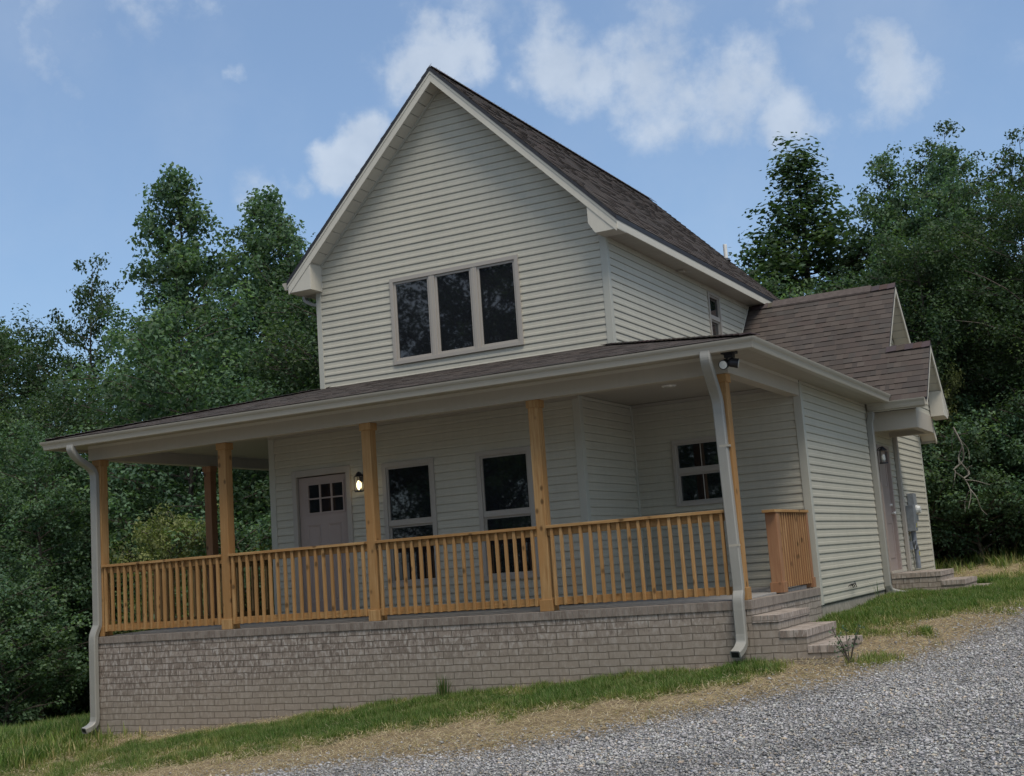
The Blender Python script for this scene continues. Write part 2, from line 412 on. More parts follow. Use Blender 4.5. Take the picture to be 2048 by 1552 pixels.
def gedge(x, y):
    """signed distance to the gravel's edge, positive inside the gravel"""
    P = np.c_[x, y]; best = np.full(len(P), 1e9); sg = np.zeros(len(P))
    for a, b in zip(GE[:-1], GE[1:]):
        d = b - a; t = np.clip(((P - a) @ d) / (d @ d), 0, 1); q = a + t[:, None] * d; dd = np.hypot(*(P - q).T)
        cr = d[0] * (P[:, 1] - a[1]) - d[1] * (P[:, 0] - a[0]); m = dd < best; best[m] = dd[m]; sg[m] = -np.sign(cr[m])
    return best * sg - .38 * np.exp(-((x - 9.3) / 2.2) ** 2) - .30 * np.exp(-((x - 11.8) / 1.3) ** 2)
# places where grass is thick (x, y, rx, ry, weight) and where straw / bare soil shows
GR = [(6.3,-.9,1.9,.95,1.35),(8.2,-.8,1.7,.85,1.4),(9.6,-.65,1.0,.65,1.25),(4.4,-1.3,1.7,.9,1.25),(2.4,-1.4,1.7,.7,.95),(.2,-1.3,1.8,.7,.9),(-1.5,.5,2.5,1.5,.95),(5.6,-2.0,1.4,.5,.55),(7.6,-1.7,.9,.35,.6),(3.4,-2.5,2.0,.6,.85),(.5,-2.6,2.5,1.0,.9),
      (10.9,5.4,1.9,2.7,1.4),(12.,7.8,1.9,2.2,1.2),(13.2,9.3,2.5,1.8,1.1),(10.4,3.6,.6,.7,1.1),(11.5,3.4,.5,.8,.9),(11.3,1.9,.6,.9,1.0),(11.3,-.2,.4,.5,.9),(11.15,.1,.25,.5,.55),(12.,14.5,5,1.6,.0),(12,19,8,2.5,.9),(-8,8,6,7,1.),(-3,3,3,3,.9),(-6,2,6,4,.9)]
ST = [(1.8,-.35,2.0,.4,.9),(3.6,-.3,1.2,.35,.7),(7.0,-2.6,2.2,.75,1.0),(9.2,-1.8,1.4,.65,1.1),(10.5,-.3,.6,.7,.9),(10.9,.9,.5,.9,.8),(10.7,2.2,.5,.4,.8),(4.5,-3.2,2.2,.6,.8),(1.,-2.6,2.0,.5,.45),(11.5,11.5,5,2.,1.1),(5.0,-.2,.6,.2,.5),(-3.,-.8,2.,.3,.7)]
def blobs(L, x, y):
    o = np.zeros(len(x))
    for a, b, rx, ry, w in L: o = np.maximum(o, w * np.exp(-(((x - a) / rx) ** 2 + ((y - b) / ry) ** 2) * .9))
    return o
def cover(x, y):
    n = fbm(x, y, .9) - .5; n2 = fbm(x + 50, y, .25) - .5
    e = gedge(x, y) + n * .9 + n2 * .35
    grv = np.clip(e / .30 + .5, 0, 1)
    far = np.clip((np.hypot(x - 6, y - 2) - 14) / 8, 0, 1)
    g = blobs(GR, x, y) + .55 * far + n * 1.7 + n2 * 1.9
    s = blobs(ST, x, y) + .24 + n2 * .4
    band = np.exp(-((e + .42) / .38) ** 2); g = g - band * .75; s = s + band * .5
    grs = np.clip((g - s * .45 - .05) / .55, 0, 1) * (1 - grv)
    return grs, grv, np.clip(s, 0, 1.2)

def mat_ground():
    m, t = new_mat('ground')
    o = t.n('ShaderNodeTexCoord').outputs['Object']
    a = t.n('ShaderNodeAttribute', attribute_name='col').outputs['Color']
    sp = t.n('ShaderNodeSeparateColor', {0: a})
    big = t.noise(o, .8, 5.); fine = t.noise(o, 34., 5., .7); streak = t.noise(t.scale(o, (9, 40, 9)), 2., 4., .7, 1.)
    soil = t.mix(t.ramp(big, .35, .7), (.20, .155, .11), (.31, .245, .17))
    straw = t.mix(t.ramp(streak, .35, .65), (.16, .115, .065), (.42, .33, .20))
    clod = t.noise(o, 7., 6., .7); soil = t.mix(t.ramp(clod, .55, .40), soil, (.13, .10, .07)); soil = t.mix(t.ramp(fine, .42, .60), soil, straw)
    grass = t.mix(t.ramp(fine, .3, .7), (.030, .055, .014), (.09, .13, .035))
    vor = t.n('ShaderNodeTexVoronoi', {'Vector': o, 'Scale': 34.}); 
    stn = t.mix(t.n('ShaderNodeSeparateColor', {0: vor.outputs['Color']}).outputs[0], (.18, .18, .18), (.38, .38, .38))
    stn = t.mix(t.ramp(vor.outputs['Distance'], .5, .8), stn, (.06, .058, .055))
    c = t.mix(sp.outputs[1], soil, grass); c = t.mix(sp.outputs[0], c, stn)
    finish(t, c, .95, fine, .6, .02, .1)
    return m
M['ground'] = mat_ground()
def build_ground():
    # one sheet: a fine grid near the house that stretches out to the horizon
    def axis(lo, hi, st, far):
        a = list(np.arange(lo, hi, st)); s = st; p = lo; q = a[-1]
        left = []; right = []
        while p > -far: s *= 1.22; p -= s; left.append(p)
        s = st
        while q < far: s *= 1.22; q += s; right.append(q)
        return np.array(left[::-1] + a + right)
    X = axis(-8, 19, .11, 900); Y = axis(-8.5, 14, .11, 900)
    xx, yy = np.meshgrid(X, Y, indexing='ij'); x = xx.ravel(); y = yy.ravel()
    z = gz(x, y)
    grs, grv, s = cover(x, y)
    near = np.exp(-(np.maximum(0, np.hypot(x - 7, y) - 14) / 6) ** 2)
    inh = (x > .15) & (x < 9.7) & (y > .15) & (y < 11)
    z = z + near * ((fbm(x, y, .5) - .5) * .07 + (fbm(x, y, .16) - .5) * .06 * (1 - grv)) - .03 * near + grs * .01
    z = np.where(inh, z - .25, z)
    nx, ny = len(X), len(Y); i = np.arange(nx * ny).reshape(nx, ny)
    F = np.stack([i[:-1, :-1], i[1:, :-1], i[1:, 1:], i[:-1, 1:]], -1).reshape(-1, 4)
    me = fastmesh('ground', np.c_[x, y, z], F, M['ground'], np.c_[grv * np.clip(.1 + gedge(x, y) / .8, 0, 1), grs, s * 0], True)
    o = bpy.data.objects.new('ground', me); COL.objects.link(o); o['kind'] = 'structure'; o['label'] = 'sloping ground with bare soil, straw and gravel'
build_ground()
def in_frame(P, mx=1.12, my=1.12):
    d = P - np.array(CAM); z = d @ np.array(f_); a = (d @ np.array(r_)) / z * 2548.7 / 1024; b = (d @ np.array(u_)) / z * 2548.7 / 776
    return (z > .5) & (np.abs(a) < mx + .1) & (np.abs(b) < my + .1), z
def footprint_free(x, y):
    return ~(((x > -.02) & (x < 9.92) & (y > -.0) & (y < 13)) | ((x > 9.8) & (x < 10.8) & (y > .0) & (y < 1.35)) | ((x > 9.8) & (x < 11.4) & (y > 7.6) & (y < 9)))

# ------------------------------------------------------------------ house dimensions
W = 9.882; PW = 10.62; D1 = 1.271; D2 = 2.643; D3 = 3.055; XL = 2.343; XR = 7.411; YB = 11.25; YE = 11.85; PITCH = 1.012
ZG = 2.862; HB = 2.56
H = empty('house', (0, 0, -1.41), 'two-storey grey-green sided house with wraparound cedar porch on a brick base', 'house')
YP = 5.6   # back end of the left side porch

# --- brick base + deck
mb = MB()
mb.box(0, W, 0, .12, -2.2, -.10)
mb.box(0, .12, .12, YP, -2.4, -.10)
mb.box(W - .12, W, .12, D3 - .0, -1.2, -.10)
mb.build('brick_base', M['brick'], H)
mb = MB(); mb.box(-.012, W + .012, -.012, .115, -.10, 0)
mb.box(-.012, .115, .115, YP, -.10, 0); mb.box(W - .115, W + .012, .115, D3 - .01, -.10, 0)
mb.build('rowlock_course', M['rowlock'], H, bevel=.004)
mb = MB(); mb.prism([(.115, -.10), (.115, .002), (D3, .05), (YP, .05), (YP, -.10)], .115, W - .115, 'x'); mb.build('porch_deck', M['concrete'], H)
mb = MB(); mb.box(W - .06, W - .0, D3 + .02, YE, -1.2, -.20); mb.build('foundation', M['stucco'], H)

# --- lower walls
def U(*a): return Vector(a)
wins_low = [(4.31, 5.16, .40, 2.13), (5.83, 6.68, .40, 2.13)]
door_h = (2.74, 3.77, .10, 2.17)
siding('wall', (0, D1, 0), U(1, 0, 0), U(0, -1, 0), [(XL, .03), (XR, .03), (XR, 2.72), (XL, 2.72)], [door_h] + wins_low, .05, H)
siding('wall', (XR, 0, 0), U(0, 1, 0), U(1, 0, 0), [(D1, .03), (D3, .03), (D3, 2.72), (D1, 2.72)], [], .05, H)
siding('wall', (0, D3, 0), U(1, 0, 0), U(0, -1, 0), [(XR, .03), (W, .03), (W, 2.72), (XR, 2.72)], [(8.0, 8.82, 1.22, 2.15)], .05, H)
siding('wall', (XL, 0, 0), U(0, -1, 0), U(-1, 0, 0), [(-YE, .03), (-D1, .03), (-D1, 2.72), (-YE, 2.72)], [], .05, H)
# right side wall with the side door, up to the eaves, its gable above
siding('wall', (W, 0, 0), U(0, 1, 0), U(1, 0, 0), [(D3, -.225), (YE, -.225), (YE, 2.77), (D3, 2.77)], [(7.62, 8.56, .0, 2.14)], -.225, H)
siding('wall', (W, 0, 0), U(0, 1, 0), U(1, 0, 0), [(7.30, 2.771), (YE, 2.771), (9.5, 4.98)], [], -.225, H)
mb = MB(); mb.box(XL, W, YE - .01, YE, -.3, 2.7); mb.build('wall', M['siding'], H)
# corner trims
def post_trim(x0, x1, y0, y1, z0, z1, m='corner'): MB().box(x0, x1, y0, y1, z0, z1).build('corner_trim', M[m], H, bevel=.004)
post_trim(XL - .018, XL + .085, D1 - .020, D1 + .085, .02, 2.72)
post_trim(XR - .085, XR + .020, D1 - .020, D1 + .085, .02, 2.72)
post_trim(XR + .002, XR + .035, D3 - .035, D3 + .02, .03, 2.72)
post_trim(W - .09, W + .018, D3 - .020, D3 + .09, -.235, 2.75)
post_trim(W - .05, W + .018, YE - .05, YE + .02, -.235, 2.70)
MB().box(W - .01, W + .010, D3 + .1, YE, -.245, -.222).build('starter_strip', M['black'], H)
# flat trim under the porch ceiling
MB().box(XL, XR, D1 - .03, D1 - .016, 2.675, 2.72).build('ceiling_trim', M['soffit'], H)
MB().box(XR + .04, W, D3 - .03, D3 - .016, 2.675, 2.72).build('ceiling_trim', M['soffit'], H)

# --- upper block walls
ZW = 5.36
def roofz(x): return 8.25 - PITCH * abs(x - 4.877)
UW = [(3.74, 6.0, 3.77, 5.13)]
siding('wall', (0, D2, 0), U(1, 0, 0), U(0, -1, 0), [(XL, 3.30), (XR, 3.30), (XR, roofz(XR) - .2), (4.877, 8.05), (XL, roofz(XL) - .2)], UW, 3.33, H)
siding('wall', (XR, 0, 0), U(0, 1, 0), U(1, 0, 0), [(D2, 3.30), (YB, 3.30), (YB, 5.4), (D2, 5.4)], [(7.03, 7.66, 3.9, 5.06)], 3.33, H)
siding('wall', (XL, 0, 0), U(0, -1, 0), U(-1, 0, 0), [(-YB, 3.2), (-D2, 3.2), (-D2, 5.4), (-YB, 5.4)], [], 3.33, H)
mb = MB(); mb.prism([(XL, 2.7), (XR, 2.7), (XR, 5.4), (4.877, 8.0), (XL, 5.4)], YB - .01, YB, 'y'); mb.build('wall', M['siding'], H)
post_trim(XL - .018, XL + .075, D2 - .020, D2 + .075, 3.3, 5.33)
post_trim(XR - .085, XR + .020, D2 - .020, D2 + .075, 3.3, 5.33)

# --- windows
def window(x0, x1, z0, z1, plane, pos, kind='hung', meet=None, n=1, grille=False, trim=.06, name='window', parent=None):
    """plane 'y': faces -Y at y=pos ; plane 'x': faces +X at x=pos"""
    parent = parent or H
    def bx(mb, a, b, d0, d1, c, d):
        if plane == 'y': mb.box(a, b, pos - d1, pos - d0, c, d)
        else: mb.box(pos + d0, pos + d1, a, b, c, d)
    mb = MB()   # outer casing
    e = trim
    bx(mb, x0, x0 + e, -.06, .034, z0, z1); bx(mb, x1 - e, x1, -.06, .034, z0, z1); bx(mb, x0 + e, x1 - e, -.06, .036, z1 - e, z1); bx(mb, x0 + e, x1 - e, -.06, .038, z0, z0 + e)
    w = mb.build(name, M['frame'], parent, bevel=.003)
    xi0, xi1, zi0, zi1 = x0 + e, x1 - e, z0 + e, z1 - e
    if kind == 'hung':
        meet = meet or (zi0 + zi1) / 2
        rail = MB(); bx(rail, xi0, xi1, -.03, .018, meet - .028, meet + .028); rail.build('meeting_rail', M['frame'], w, bevel=.003)
        for a, b, dd in ((meet + .028, zi1, .0), (zi0, meet - .028, -.02)):
            s = MB(); q = .026
            bx(s, xi0, xi0 + q, dd - .03, dd + .012, a, b); bx(s, xi1 - q, xi1, dd - .03, dd + .012, a, b); bx(s, xi0 + q, xi1 - q, dd - .03, dd + .012, b - q, b); bx(s, xi0 + q, xi1 - q, dd - .03, dd + .012, a, a + q)
            s.build('sash', M['frame'], w)
            g = MB(); bx(g, xi0 + q, xi1 - q, dd - .02, dd - .008, a + q, b - q); g.build('pane', M['glass'], w)
            if grille:
                k = MB(); c = (xi0 + xi1) / 2; bx(k, c - .006, c + .006, dd - .012, dd - .004, a + q, b - q); k.build('grille', M['frame'], w)
    else:
        ww = (xi1 - xi0 + .10) / n
        for i in range(n):
            a = xi0 + i * ww; b = a + ww - .10
            if i < n - 1:
                m_ = MB(); bx(m_, b, b + .10, -.05, .030, zi0, zi1); m_.build('mullion', M['frame'], w, bevel=.004)
                m_ = MB(); bx(m_, b + .045, b + .055, .025, .0335, zi0, zi1); m_.build('mullion_seam', M['trim'], w)
            s = MB(); q = .036
            bx(s, a, a + q, -.03, .014, zi0, zi1); bx(s, b - q, b, -.03, .014, zi0, zi1); bx(s, a + q, b - q, -.03, .014, zi1 - q, zi1); bx(s, a + q, b - q, -.03, .014, zi0, zi0 + q)
            s.build('sash', M['frame'], w, bevel=.003)
            g = MB(); bx(g, a + q, b - q, -.02, -.004, zi0 + q, zi1 - q); g.build('pane', M['glass'], w)
    return w
w = window(3.74, 6.0, 3.77, 5.13, 'y', D2, 'fixed', n=3, trim=.062)
w['label'] = 'wide triple window in the upper gable wall'
for k, (a, b, c, d) in enumerate(wins_low):
    w = window(a, b, c, d, 'y', D1, 'hung', 1.27, trim=.065)
w = window(8.0, 8.82, 1.22, 2.15, 'y', D3, 'hung', 1.70, trim=.05, grille=True); w['label'] = 'short double-hung window in the recessed porch wall'
w = window(7.03, 7.66, 3.9, 5.06, 'x', XR, 'hung', 4.61, trim=.05); w['label'] = 'narrow window under the eave of the upper side wall'

# --- doors
def front_door():
    mb = MB()
    mb.box(2.74, 2.815, D1 - .036, D1 + .06, .06, 2.17); mb.box(3.695, 3.77, D1 - .036, D1 + .06, .06, 2.17); mb.box(2.815, 3.695, D1 - .036, D1 + .06, 2.075, 2.17)
    d = mb.build('door_frame', M['frame'], H, bevel=.004)
    x0, x1, z0, z1 = 2.83, 3.68, .13, 2.06; y = D1 + .035; yf = y - .02
    L = [(3.0, 3.605, 1.545, 1.945)]; P = [(2.96, 3.20, .28, 1.37), (3.32, 3.56, .28, 1.37)]
    holes = L + P
    xs = sorted({x0, x1} | {h[0] for h in holes} | {h[1] for h in holes}); zs = sorted({z0, z1} | {h[2] for h in holes} | {h[3] for h in holes})
    slab = MB()
    for a, b in zip(xs[:-1], xs[1:]):
        for c, e in zip(zs[:-1], zs[1:]):
            mx, mz = (a + b) / 2, (c + e) / 2
            if any(h[0] < mx < h[1] and h[2] < mz < h[3] for h in L): continue
            if any(h[0] < mx < h[1] and h[2] < mz < h[3] for h in P): continue
            slab.poly([(a, yf, c), (b, yf, c), (b, yf, e), (a, yf, e)])
    for a, b, c, e in P:   # moulded panels: sloped border and raised centre
        r = .03; dp = .010
        slab.poly([(a, yf, c), (b, yf, c), (b - r, yf + dp, c + r), (a + r, yf + dp, c + r)]); slab.poly([(b, yf, c), (b, yf, e), (b - r, yf + dp, e - r), (b - r, yf + dp, c + r)])
        slab.poly([(b, yf, e), (a, yf, e), (a + r, yf + dp, e - r), (b - r, yf + dp, e - r)]); slab.poly([(a, yf, e), (a, yf, c), (a + r, yf + dp, c + r), (a + r, yf + dp, e - r)])
        slab.box(a + r, b - r, yf + .004, yf + dp + .002, c + r, e - r)
    sl_ = slab.build('door', M['door'], H)
    sl_['label'] = 'taupe front door with six small panes'
    a, b, c, e = L[0]
    f = MB(); t = .022
    f.box(a - t, a, yf - .012, yf + .02, c - t, e + t); f.box(b, b + t, yf - .012, yf + .02, c - t, e + t); f.box(a, b, yf - .012, yf + .02, e, e + t); f.box(a, b, yf - .012, yf + .02, c - t, c)
    zm = (c + e) / 2
    for i in (1, 2):
        x = a + (b - a) * i / 3; f.box(x - .011, x + .011, yf - .008, yf + .012, c, zm - .01); f.box(x - .011, x + .011, yf - .008, yf + .012, zm + .01, e)
    f.box(a, b, yf - .008, yf + .012, zm - .01, zm + .01)
    f.build('glazing_bars', M['door'], sl_)
    MB().box(a, b, yf + .012, yf + .016, c, e).build('pane', M['glass_door'], sl_)
    k = MB(); k.tube([(3.62, yf, 1.02), (3.62, yf - .05, 1.02)], .012); k.tube([(3.62, yf - .045, 1.02), (3.62, yf - .075, 1.02)], [.028, .024], 12); k.build('knob', M['black'], sl_, smooth=True)
    MB().box(2.815, 3.695, D1 - .10, D1 + .04, .035, .125).build('door_sill', M['trim'], H)
front_door()
def side_door():
    y0, y1 = 7.62, 8.56
    mb = MB(); mb.box(W - .06, W + .036, y0, y0 + .08, .02, 2.14); mb.box(W - .06, W + .036, y1 - .08, y1, .02, 2.14); mb.box(W - .06, W + .036, y0 + .08, y1 - .08, 2.06, 2.14)
    mb.build('door_frame', M['door'], H, bevel=.004)
    s = MB(); s.box(W - .06, W - .02, y0 + .08, y1 - .08, .05, 2.06)
    for a, b, c, d in ((y0 + .18, y1 - .18, 1.45, 1.93), (y0 + .18, y1 - .18, .25, .85)):
        s.box(W - .021, W - .012, a, a + .02, c, d); s.box(W - .021, W - .012, b - .02, b, c, d); s.box(W - .021, W - .012, a + .02, b - .02, d - .02, d); s.box(W - .021, W - .012, a + .02, b - .02, c, c + .02)
    MB().box(W - .06, W + .05, y0 + .005, y1 - .005, .005, .045).build('door_sill', M['trim'], H)
    d_ = s.build('door', M['door'], H); d_['label'] = 'taupe side door above the brick landing'
    k = MB(); k.tube([(W - .02, y1 - .14, 1.0), (W + .03, y1 - .14, 1.0)], .014); k.tube([(W + .02, y1 - .14, 1.0), (W + .055, y1 - .14, 1.0)], [.028, .024], 12); k2 = MB(); k2.tube([(W - .02, y1 - .14, 1.14), (W + .012, y1 - .14, 1.14)], .024, 12); k2.build('deadbolt', M['white'], d_)
    k.build('knob', M['white'], d_, smooth=True)
side_door()

# --- beams, ceiling and soffit of the porch
mb = MB(); mb.box(0, W, 0, .16, HB, 2.77); mb.build('porch_beam', M['trim'], H, bevel=.004)
MB().box(0, .16, .16, YP, HB, 2.77).build('porch_beam', M['trim'], H, bevel=.004)
MB().box(W - .16, W, .16, D3 - .02, HB, 2.77).build('porch_beam', M['trim'], H, bevel=.004)
MB().box(-.004, W + .004, -.006, 0, 2.735, 2.772).build('beam_moulding', M['fascia'], H)
MB().box(W, W + .006, 0, D3 - .02, 2.735, 2.772).build('beam_moulding', M['fascia'], H)
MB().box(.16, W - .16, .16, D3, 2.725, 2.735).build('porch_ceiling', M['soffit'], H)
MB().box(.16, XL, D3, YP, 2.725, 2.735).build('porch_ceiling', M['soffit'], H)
# vented soffit panels: shallow grooves every 20 cm
B = .36
def soffit_strip(x0, x1, y0, y1, z, along, name='soffit', parent=None, pitch=.203):
    mb = MB(); a0, a1 = (x0, x1) if along == 'x' else (y0, y1); p = a0
    while p < a1 - .001:
        q = min(p + pitch - .007, a1)
        if along == 'x': mb.box(p, q, y0, y1, z, z + .01)
        else: mb.box(x0, x1, p, q, z, z + .01)
        p += pitch
    mb.box(x0, x1, y0, y1, z + .0105, z + .014)
    return mb.build(name, M['soffit'], parent or H)
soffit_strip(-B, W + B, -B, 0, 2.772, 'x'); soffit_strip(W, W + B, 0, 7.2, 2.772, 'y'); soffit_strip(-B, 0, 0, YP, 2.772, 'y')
# --- gutter around the porch (K profile), mitred at the corners
def gutter(path_fn, name='gutter', ends=True):
    prof = [(0, -.125), (.066, -.125), (.074, -.118), (.080, -.085), (.088, -.060), (.104, -.040), (.113, -.022), (.117, -.004), (.108, -.004), (.104, -.020), (.080, -.040), (.066, -.112), (.006, -.112), (.006, .012), (0, .012)]
    mb = MB(); mb.sweep([[p for p in ring] for ring in zip(*[path_fn(o, z) for o, z in prof])])
    return mb.build(name, M['gutter'], H)
gutter(lambda o, z: [(-B - o, YP, ZG + z), (-B - o, -B - o, ZG + z), (W + B + o, -B - o, ZG + z), (W + B + o, 6.93, ZG + z)])
# fascia behind
mb = MB(); mb.box(-B + .002, W + B - .002, -B + .002, -B + .02, 2.765, 2.87); mb.box(W + B - .02, W + B - .002, -B + .02, 7.1, 2.765, 2.87); mb.box(-B + .002, -B + .02, -B + .02, YP, 2.765, 2.87)
mb.build('fascia', M['gutter'], H)

# --- porch roof (hipped, low pitch)
sp = .23; L_ = math.sqrt(1 + sp * sp); ez = 2.878; eb = .415
def pl(px, py): return px, (py + eb) * L_
shingles('roof', (0, -eb, ez), (1, 0, 0), (0, 1, sp), [(-eb, 0), (W + eb, 0), (7.24 + .05, (D2 + .02 + eb) * L_), (XL - .3 + .65, (D2 + .02 + eb) * L_)], H, lip=.0035)
shingles('roof', (W + eb, 0, ez), (0, 1, 0), (-1, 0, sp), [(-eb, 0), (7.6, 0), (8.1, 3.0), (D2, 3.0 * L_), (D2 - .05, 3.0 * L_)], H)
shingles('roof', (-eb, 0, ez), (0, -1, 0), (1, 0, sp), [(-YP, 0), (eb, 0), (-D2, (D2 + eb) * L_), (-YP, (D2 + eb) * L_)], H)
mb = MB()      # roof decking: a dark edge just under the shingles
mb.sweep([[(-eb + .01, -eb + .01, ez - .03), (W + eb - .01, -eb + .01, ez - .03), (W + eb - .01, 7.2, ez - .03), (-eb + .01, 7.2, ez - .03)], [(-eb + .01, -eb + .01, ez - .006), (W + eb - .01, -eb + .01, ez - .006), (W + eb - .01, 7.2, ez - .006), (-eb + .01, 7.2, ez - .006)]])
mb.build('roof_edge', M['shingle_edge'], H)
# hip caps
def caps(p0, p1, w, name='hip_cap', lift=.02, step=.14, drop=.25):
    p0, p1 = Vector(p0), Vector(p1); d = (p1 - p0); n = int(d.length / step); d.normalize(); s = d.cross(Vector((0, 0, 1))).normalized(); up = s.cross(d).normalized(); mb = MB(); rr = random.Random(3)
    for i in range(n):
        a = p0 + d * (i * step); b = a + d * (step * 1.25); g = tuple(x * rr.uniform(.8, 1.05) for x in rr.choice(TABS))
        la, lb = lift + .012, lift
        mb.poly([a + up * la, b + up * lb, b + s * w + up * (lb - w * drop), a + s * w + up * (la - w * drop)], g)
        mb.poly([a + up * la, a - s * w + up * (la - w * drop), b - s * w + up * (lb - w * drop), b + up * lb], g)
        mb.poly([a + up * la, a + s * w + up * (la - w * drop), a + s * w + up * (la - w * drop - .012), a + up * (la - .012), a - s * w + up * (la - w * drop - .012), a - s * w + up * (la - w * drop)], g)
    return mb.build(name, M['shingle'], H)
caps((W + eb, -eb, ez), (7.3, 2.6, ez + sp * 3.0), .13, drop=.16); caps((-eb, -eb, ez), (2.5, 2.5, ez + sp * 2.9), .13, drop=.16)

# --- main roof
RX, RZ = 4.877, 8.25; EO = .33; y0r, y1r = 2.315, YB + .25; s2 = math.sqrt(1 + PITCH ** 2)
xe = XR + EO; hw = xe - RX
for sg in (1, -1):
    U_ = (0, sg, 0)
    # origin at eave, V up the slope
    O = (RX + sg * hw, 0, RZ - PITCH * hw)
    pr_ = [(min(sg * y0r, sg * y1r), 0), (max(sg * y0r, sg * y1r), 0), (max(sg * y0r, sg * y1r), hw * s2), (min(sg * y0r, sg * y1r), hw * s2)]
    shingles('roof', O, U_, (-sg, 0, PITCH), pr_, H)
def slope_slab(x_in, x_out, t_top, t_bot, ya, yb, name, mat, both=True, bevel=0):
    for sg in ((1, -1) if both else (1,)):
        z = lambda x, t: RZ - PITCH * abs(x) - t
        mb = MB(); pts = [(RX + sg * x_in, z(x_in, t_top)), (RX + sg * x_out, z(x_out, t_top)), (RX + sg * x_out, z(x_out, t_bot)), (RX + sg * x_in, z(x_in, t_bot))]
        mb.prism(pts if sg > 0 else pts[::-1], ya, yb, 'y'); mb.build(name, M[mat], H, bevel=bevel)
slope_slab(0, hw + .012, .004, .068, y0r - .012, y1r, 'roof_deck', 'dripedge')
slope_slab(0, hw + .002, .068, .112, y0r - .004, y0r + .03, 'rake_moulding', 'fascia')
slope_slab(0, hw - .01, .112, .245, y0r + .004, y0r + .03, 'rake_board', 'fascia')
slope_slab(0, hw + .002, .045, .235, y1r - .03, y1r, 'rake_board', 'fascia')
# ribbed rake soffit, slightly below the deck
for sg in (1, -1):
    mb = MB(); n = int(hw * s2 / .20)
    for i in range(n):
        a, b = i * hw / n, (i + 1) * hw / n - .012
        z = lambda x, t: RZ - PITCH * x - t
        pts = [(RX + sg * a, z(a, .200)), (RX + sg * b, z(b, .200)), (RX + sg * b, z(b, .215)), (RX + sg * a, z(a, .215))]
        mb.prism(pts if sg > 0 else pts[::-1], y0r + .03, D2 + .01, 'y')
    mb.build('rake_soffit', M['fascia'], H)
    # frieze strip where soffit meets the siding
    z = lambda x, t: RZ - PITCH * x - t
    mb = MB(); pts = [(RX, z(0, .205)), (RX + sg * (XR - RX), z(XR - RX, .205)), (RX + sg * (XR - RX), z(XR - RX, .255)), (RX, z(0, .255))]
    mb.prism(pts if sg > 0 else pts[::-1], D2 - .030, D2 - .012, 'y'); mb.build('frieze', M['corner'], H)
# eaves: fascia board and level soffit, and the boxed returns at the gable corners
ze = RZ - PITCH * hw
for sg in (1, -1):
    a, b = sorted((RX + sg * (hw - .02), RX + sg * (hw + .006)))
    MB().box(a, b, y0r + .03, y1r, ze - .20, ze - .066).build('fascia', M['fascia'], H, bevel=.003)
    a, b = sorted((RX + sg * (hw - .02), RX + sg * (XR - RX)))
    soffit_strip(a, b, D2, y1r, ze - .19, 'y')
    # boxed return
    xi = XR - .11 - RX; xo = hw + .004
    pts = [(RX + sg * xi, RZ - PITCH * xi - .236), (RX + sg * xi, ze - .20), (RX + sg * (xi + .17), ze - .235), (RX + sg * xo, ze - .13), (RX + sg * xo, RZ - PITCH * xo - .236)]
    pts = [(RX + sg * xi, RZ - PITCH * xi - .20), (RX + sg * xi, ze - .075), (RX + sg * (xi + .14), ze - .20), (RX + sg * xo, ze - .20), (RX + sg * xo, ze - .10)]
    if sg > 0: pts = [(RX + xi, RZ - PITCH * xi - .236), (RX + xi, ze - .05), (RX + xi + .10, ze - .21), (RX + xo, ze - .21), (RX + xo, ze - .02)]
    else: pts = [(RX - xi, RZ - PITCH * xi - .236), (RX - xi, ze - .21), (RX - xo, ze - .21), (RX - xo, ze - .02)]
    mb = MB(); mb.prism(pts if sg > 0 else pts[::-1], y0r + .012, D2 + .012, 'y'); mb.build('eave_return', M['fascia'], H, bevel=.004)
caps((RX, y1r, RZ), (RX, y0r - .01, RZ), .14, 'ridge_cap', lift=.03, step=.14, drop=.9)
# left eave gutter with its elbow and downspout running to the porch roof
def rect_sweep(path, w, d, side, name, mat, parent, bevel=0.):
    """rectangular pipe: side = direction of the wide face"""
    path = [Vector(p) for p in path]; side = Vector(side).normalized(); rings = []
    for i, p in enumerate(path):
        t = Vector((0, 0, 0))
        if i: t += (p - path[i - 1]).normalized()
        if i < len(path) - 1: t += (path[i + 1] - p).normalized()
        t.normalize(); f = t.cross(side).normalized(); s_ = f.cross(t).normalized()
        k = 1.
        rings.append([p + s_ * w / 2 * a + f * d / 2 * b for a, b in ((-.8, -1), (.8, -1), (1, -.7), (1, .7), (.8, 1), (-.8, 1), (-1, .7), (-1, -.7))])
    mb = MB(); mb.sweep(rings)
    return mb.build(name, mat, parent)
def curve(pts, n=6):
    """smooth a polyline by Catmull-Rom"""
    P = [Vector(p) for p in pts]; P = [P[0] * 2 - P[1]] + P + [P[-1] * 2 - P[-2]]; out = []
    for i in range(1, len(P) - 2):
        for k in range(n):
            t = k / n; a, b, c, d = P[i - 1], P[i], P[i + 1], P[i + 2]
            out.append(.5 * ((2 * b) + (c - a) * t + (2 * a - 5 * b + 4 * c - d) * t * t + (3 * b - 3 * c + d - a) * t ** 3))
    return out + [P[-2]]
mb = MB(); xg = RX - hw - .006
mb.sweep([[(xg - o, y, ze - .03 + z) for o, z in [(0, -.12), (.07, -.12), (.08, -.08), (.115, -.02), (.115, 0), (0, 0)]] for y in (y0r + .02, y1r)]); mb.build('gutter', M['gutter'], H)
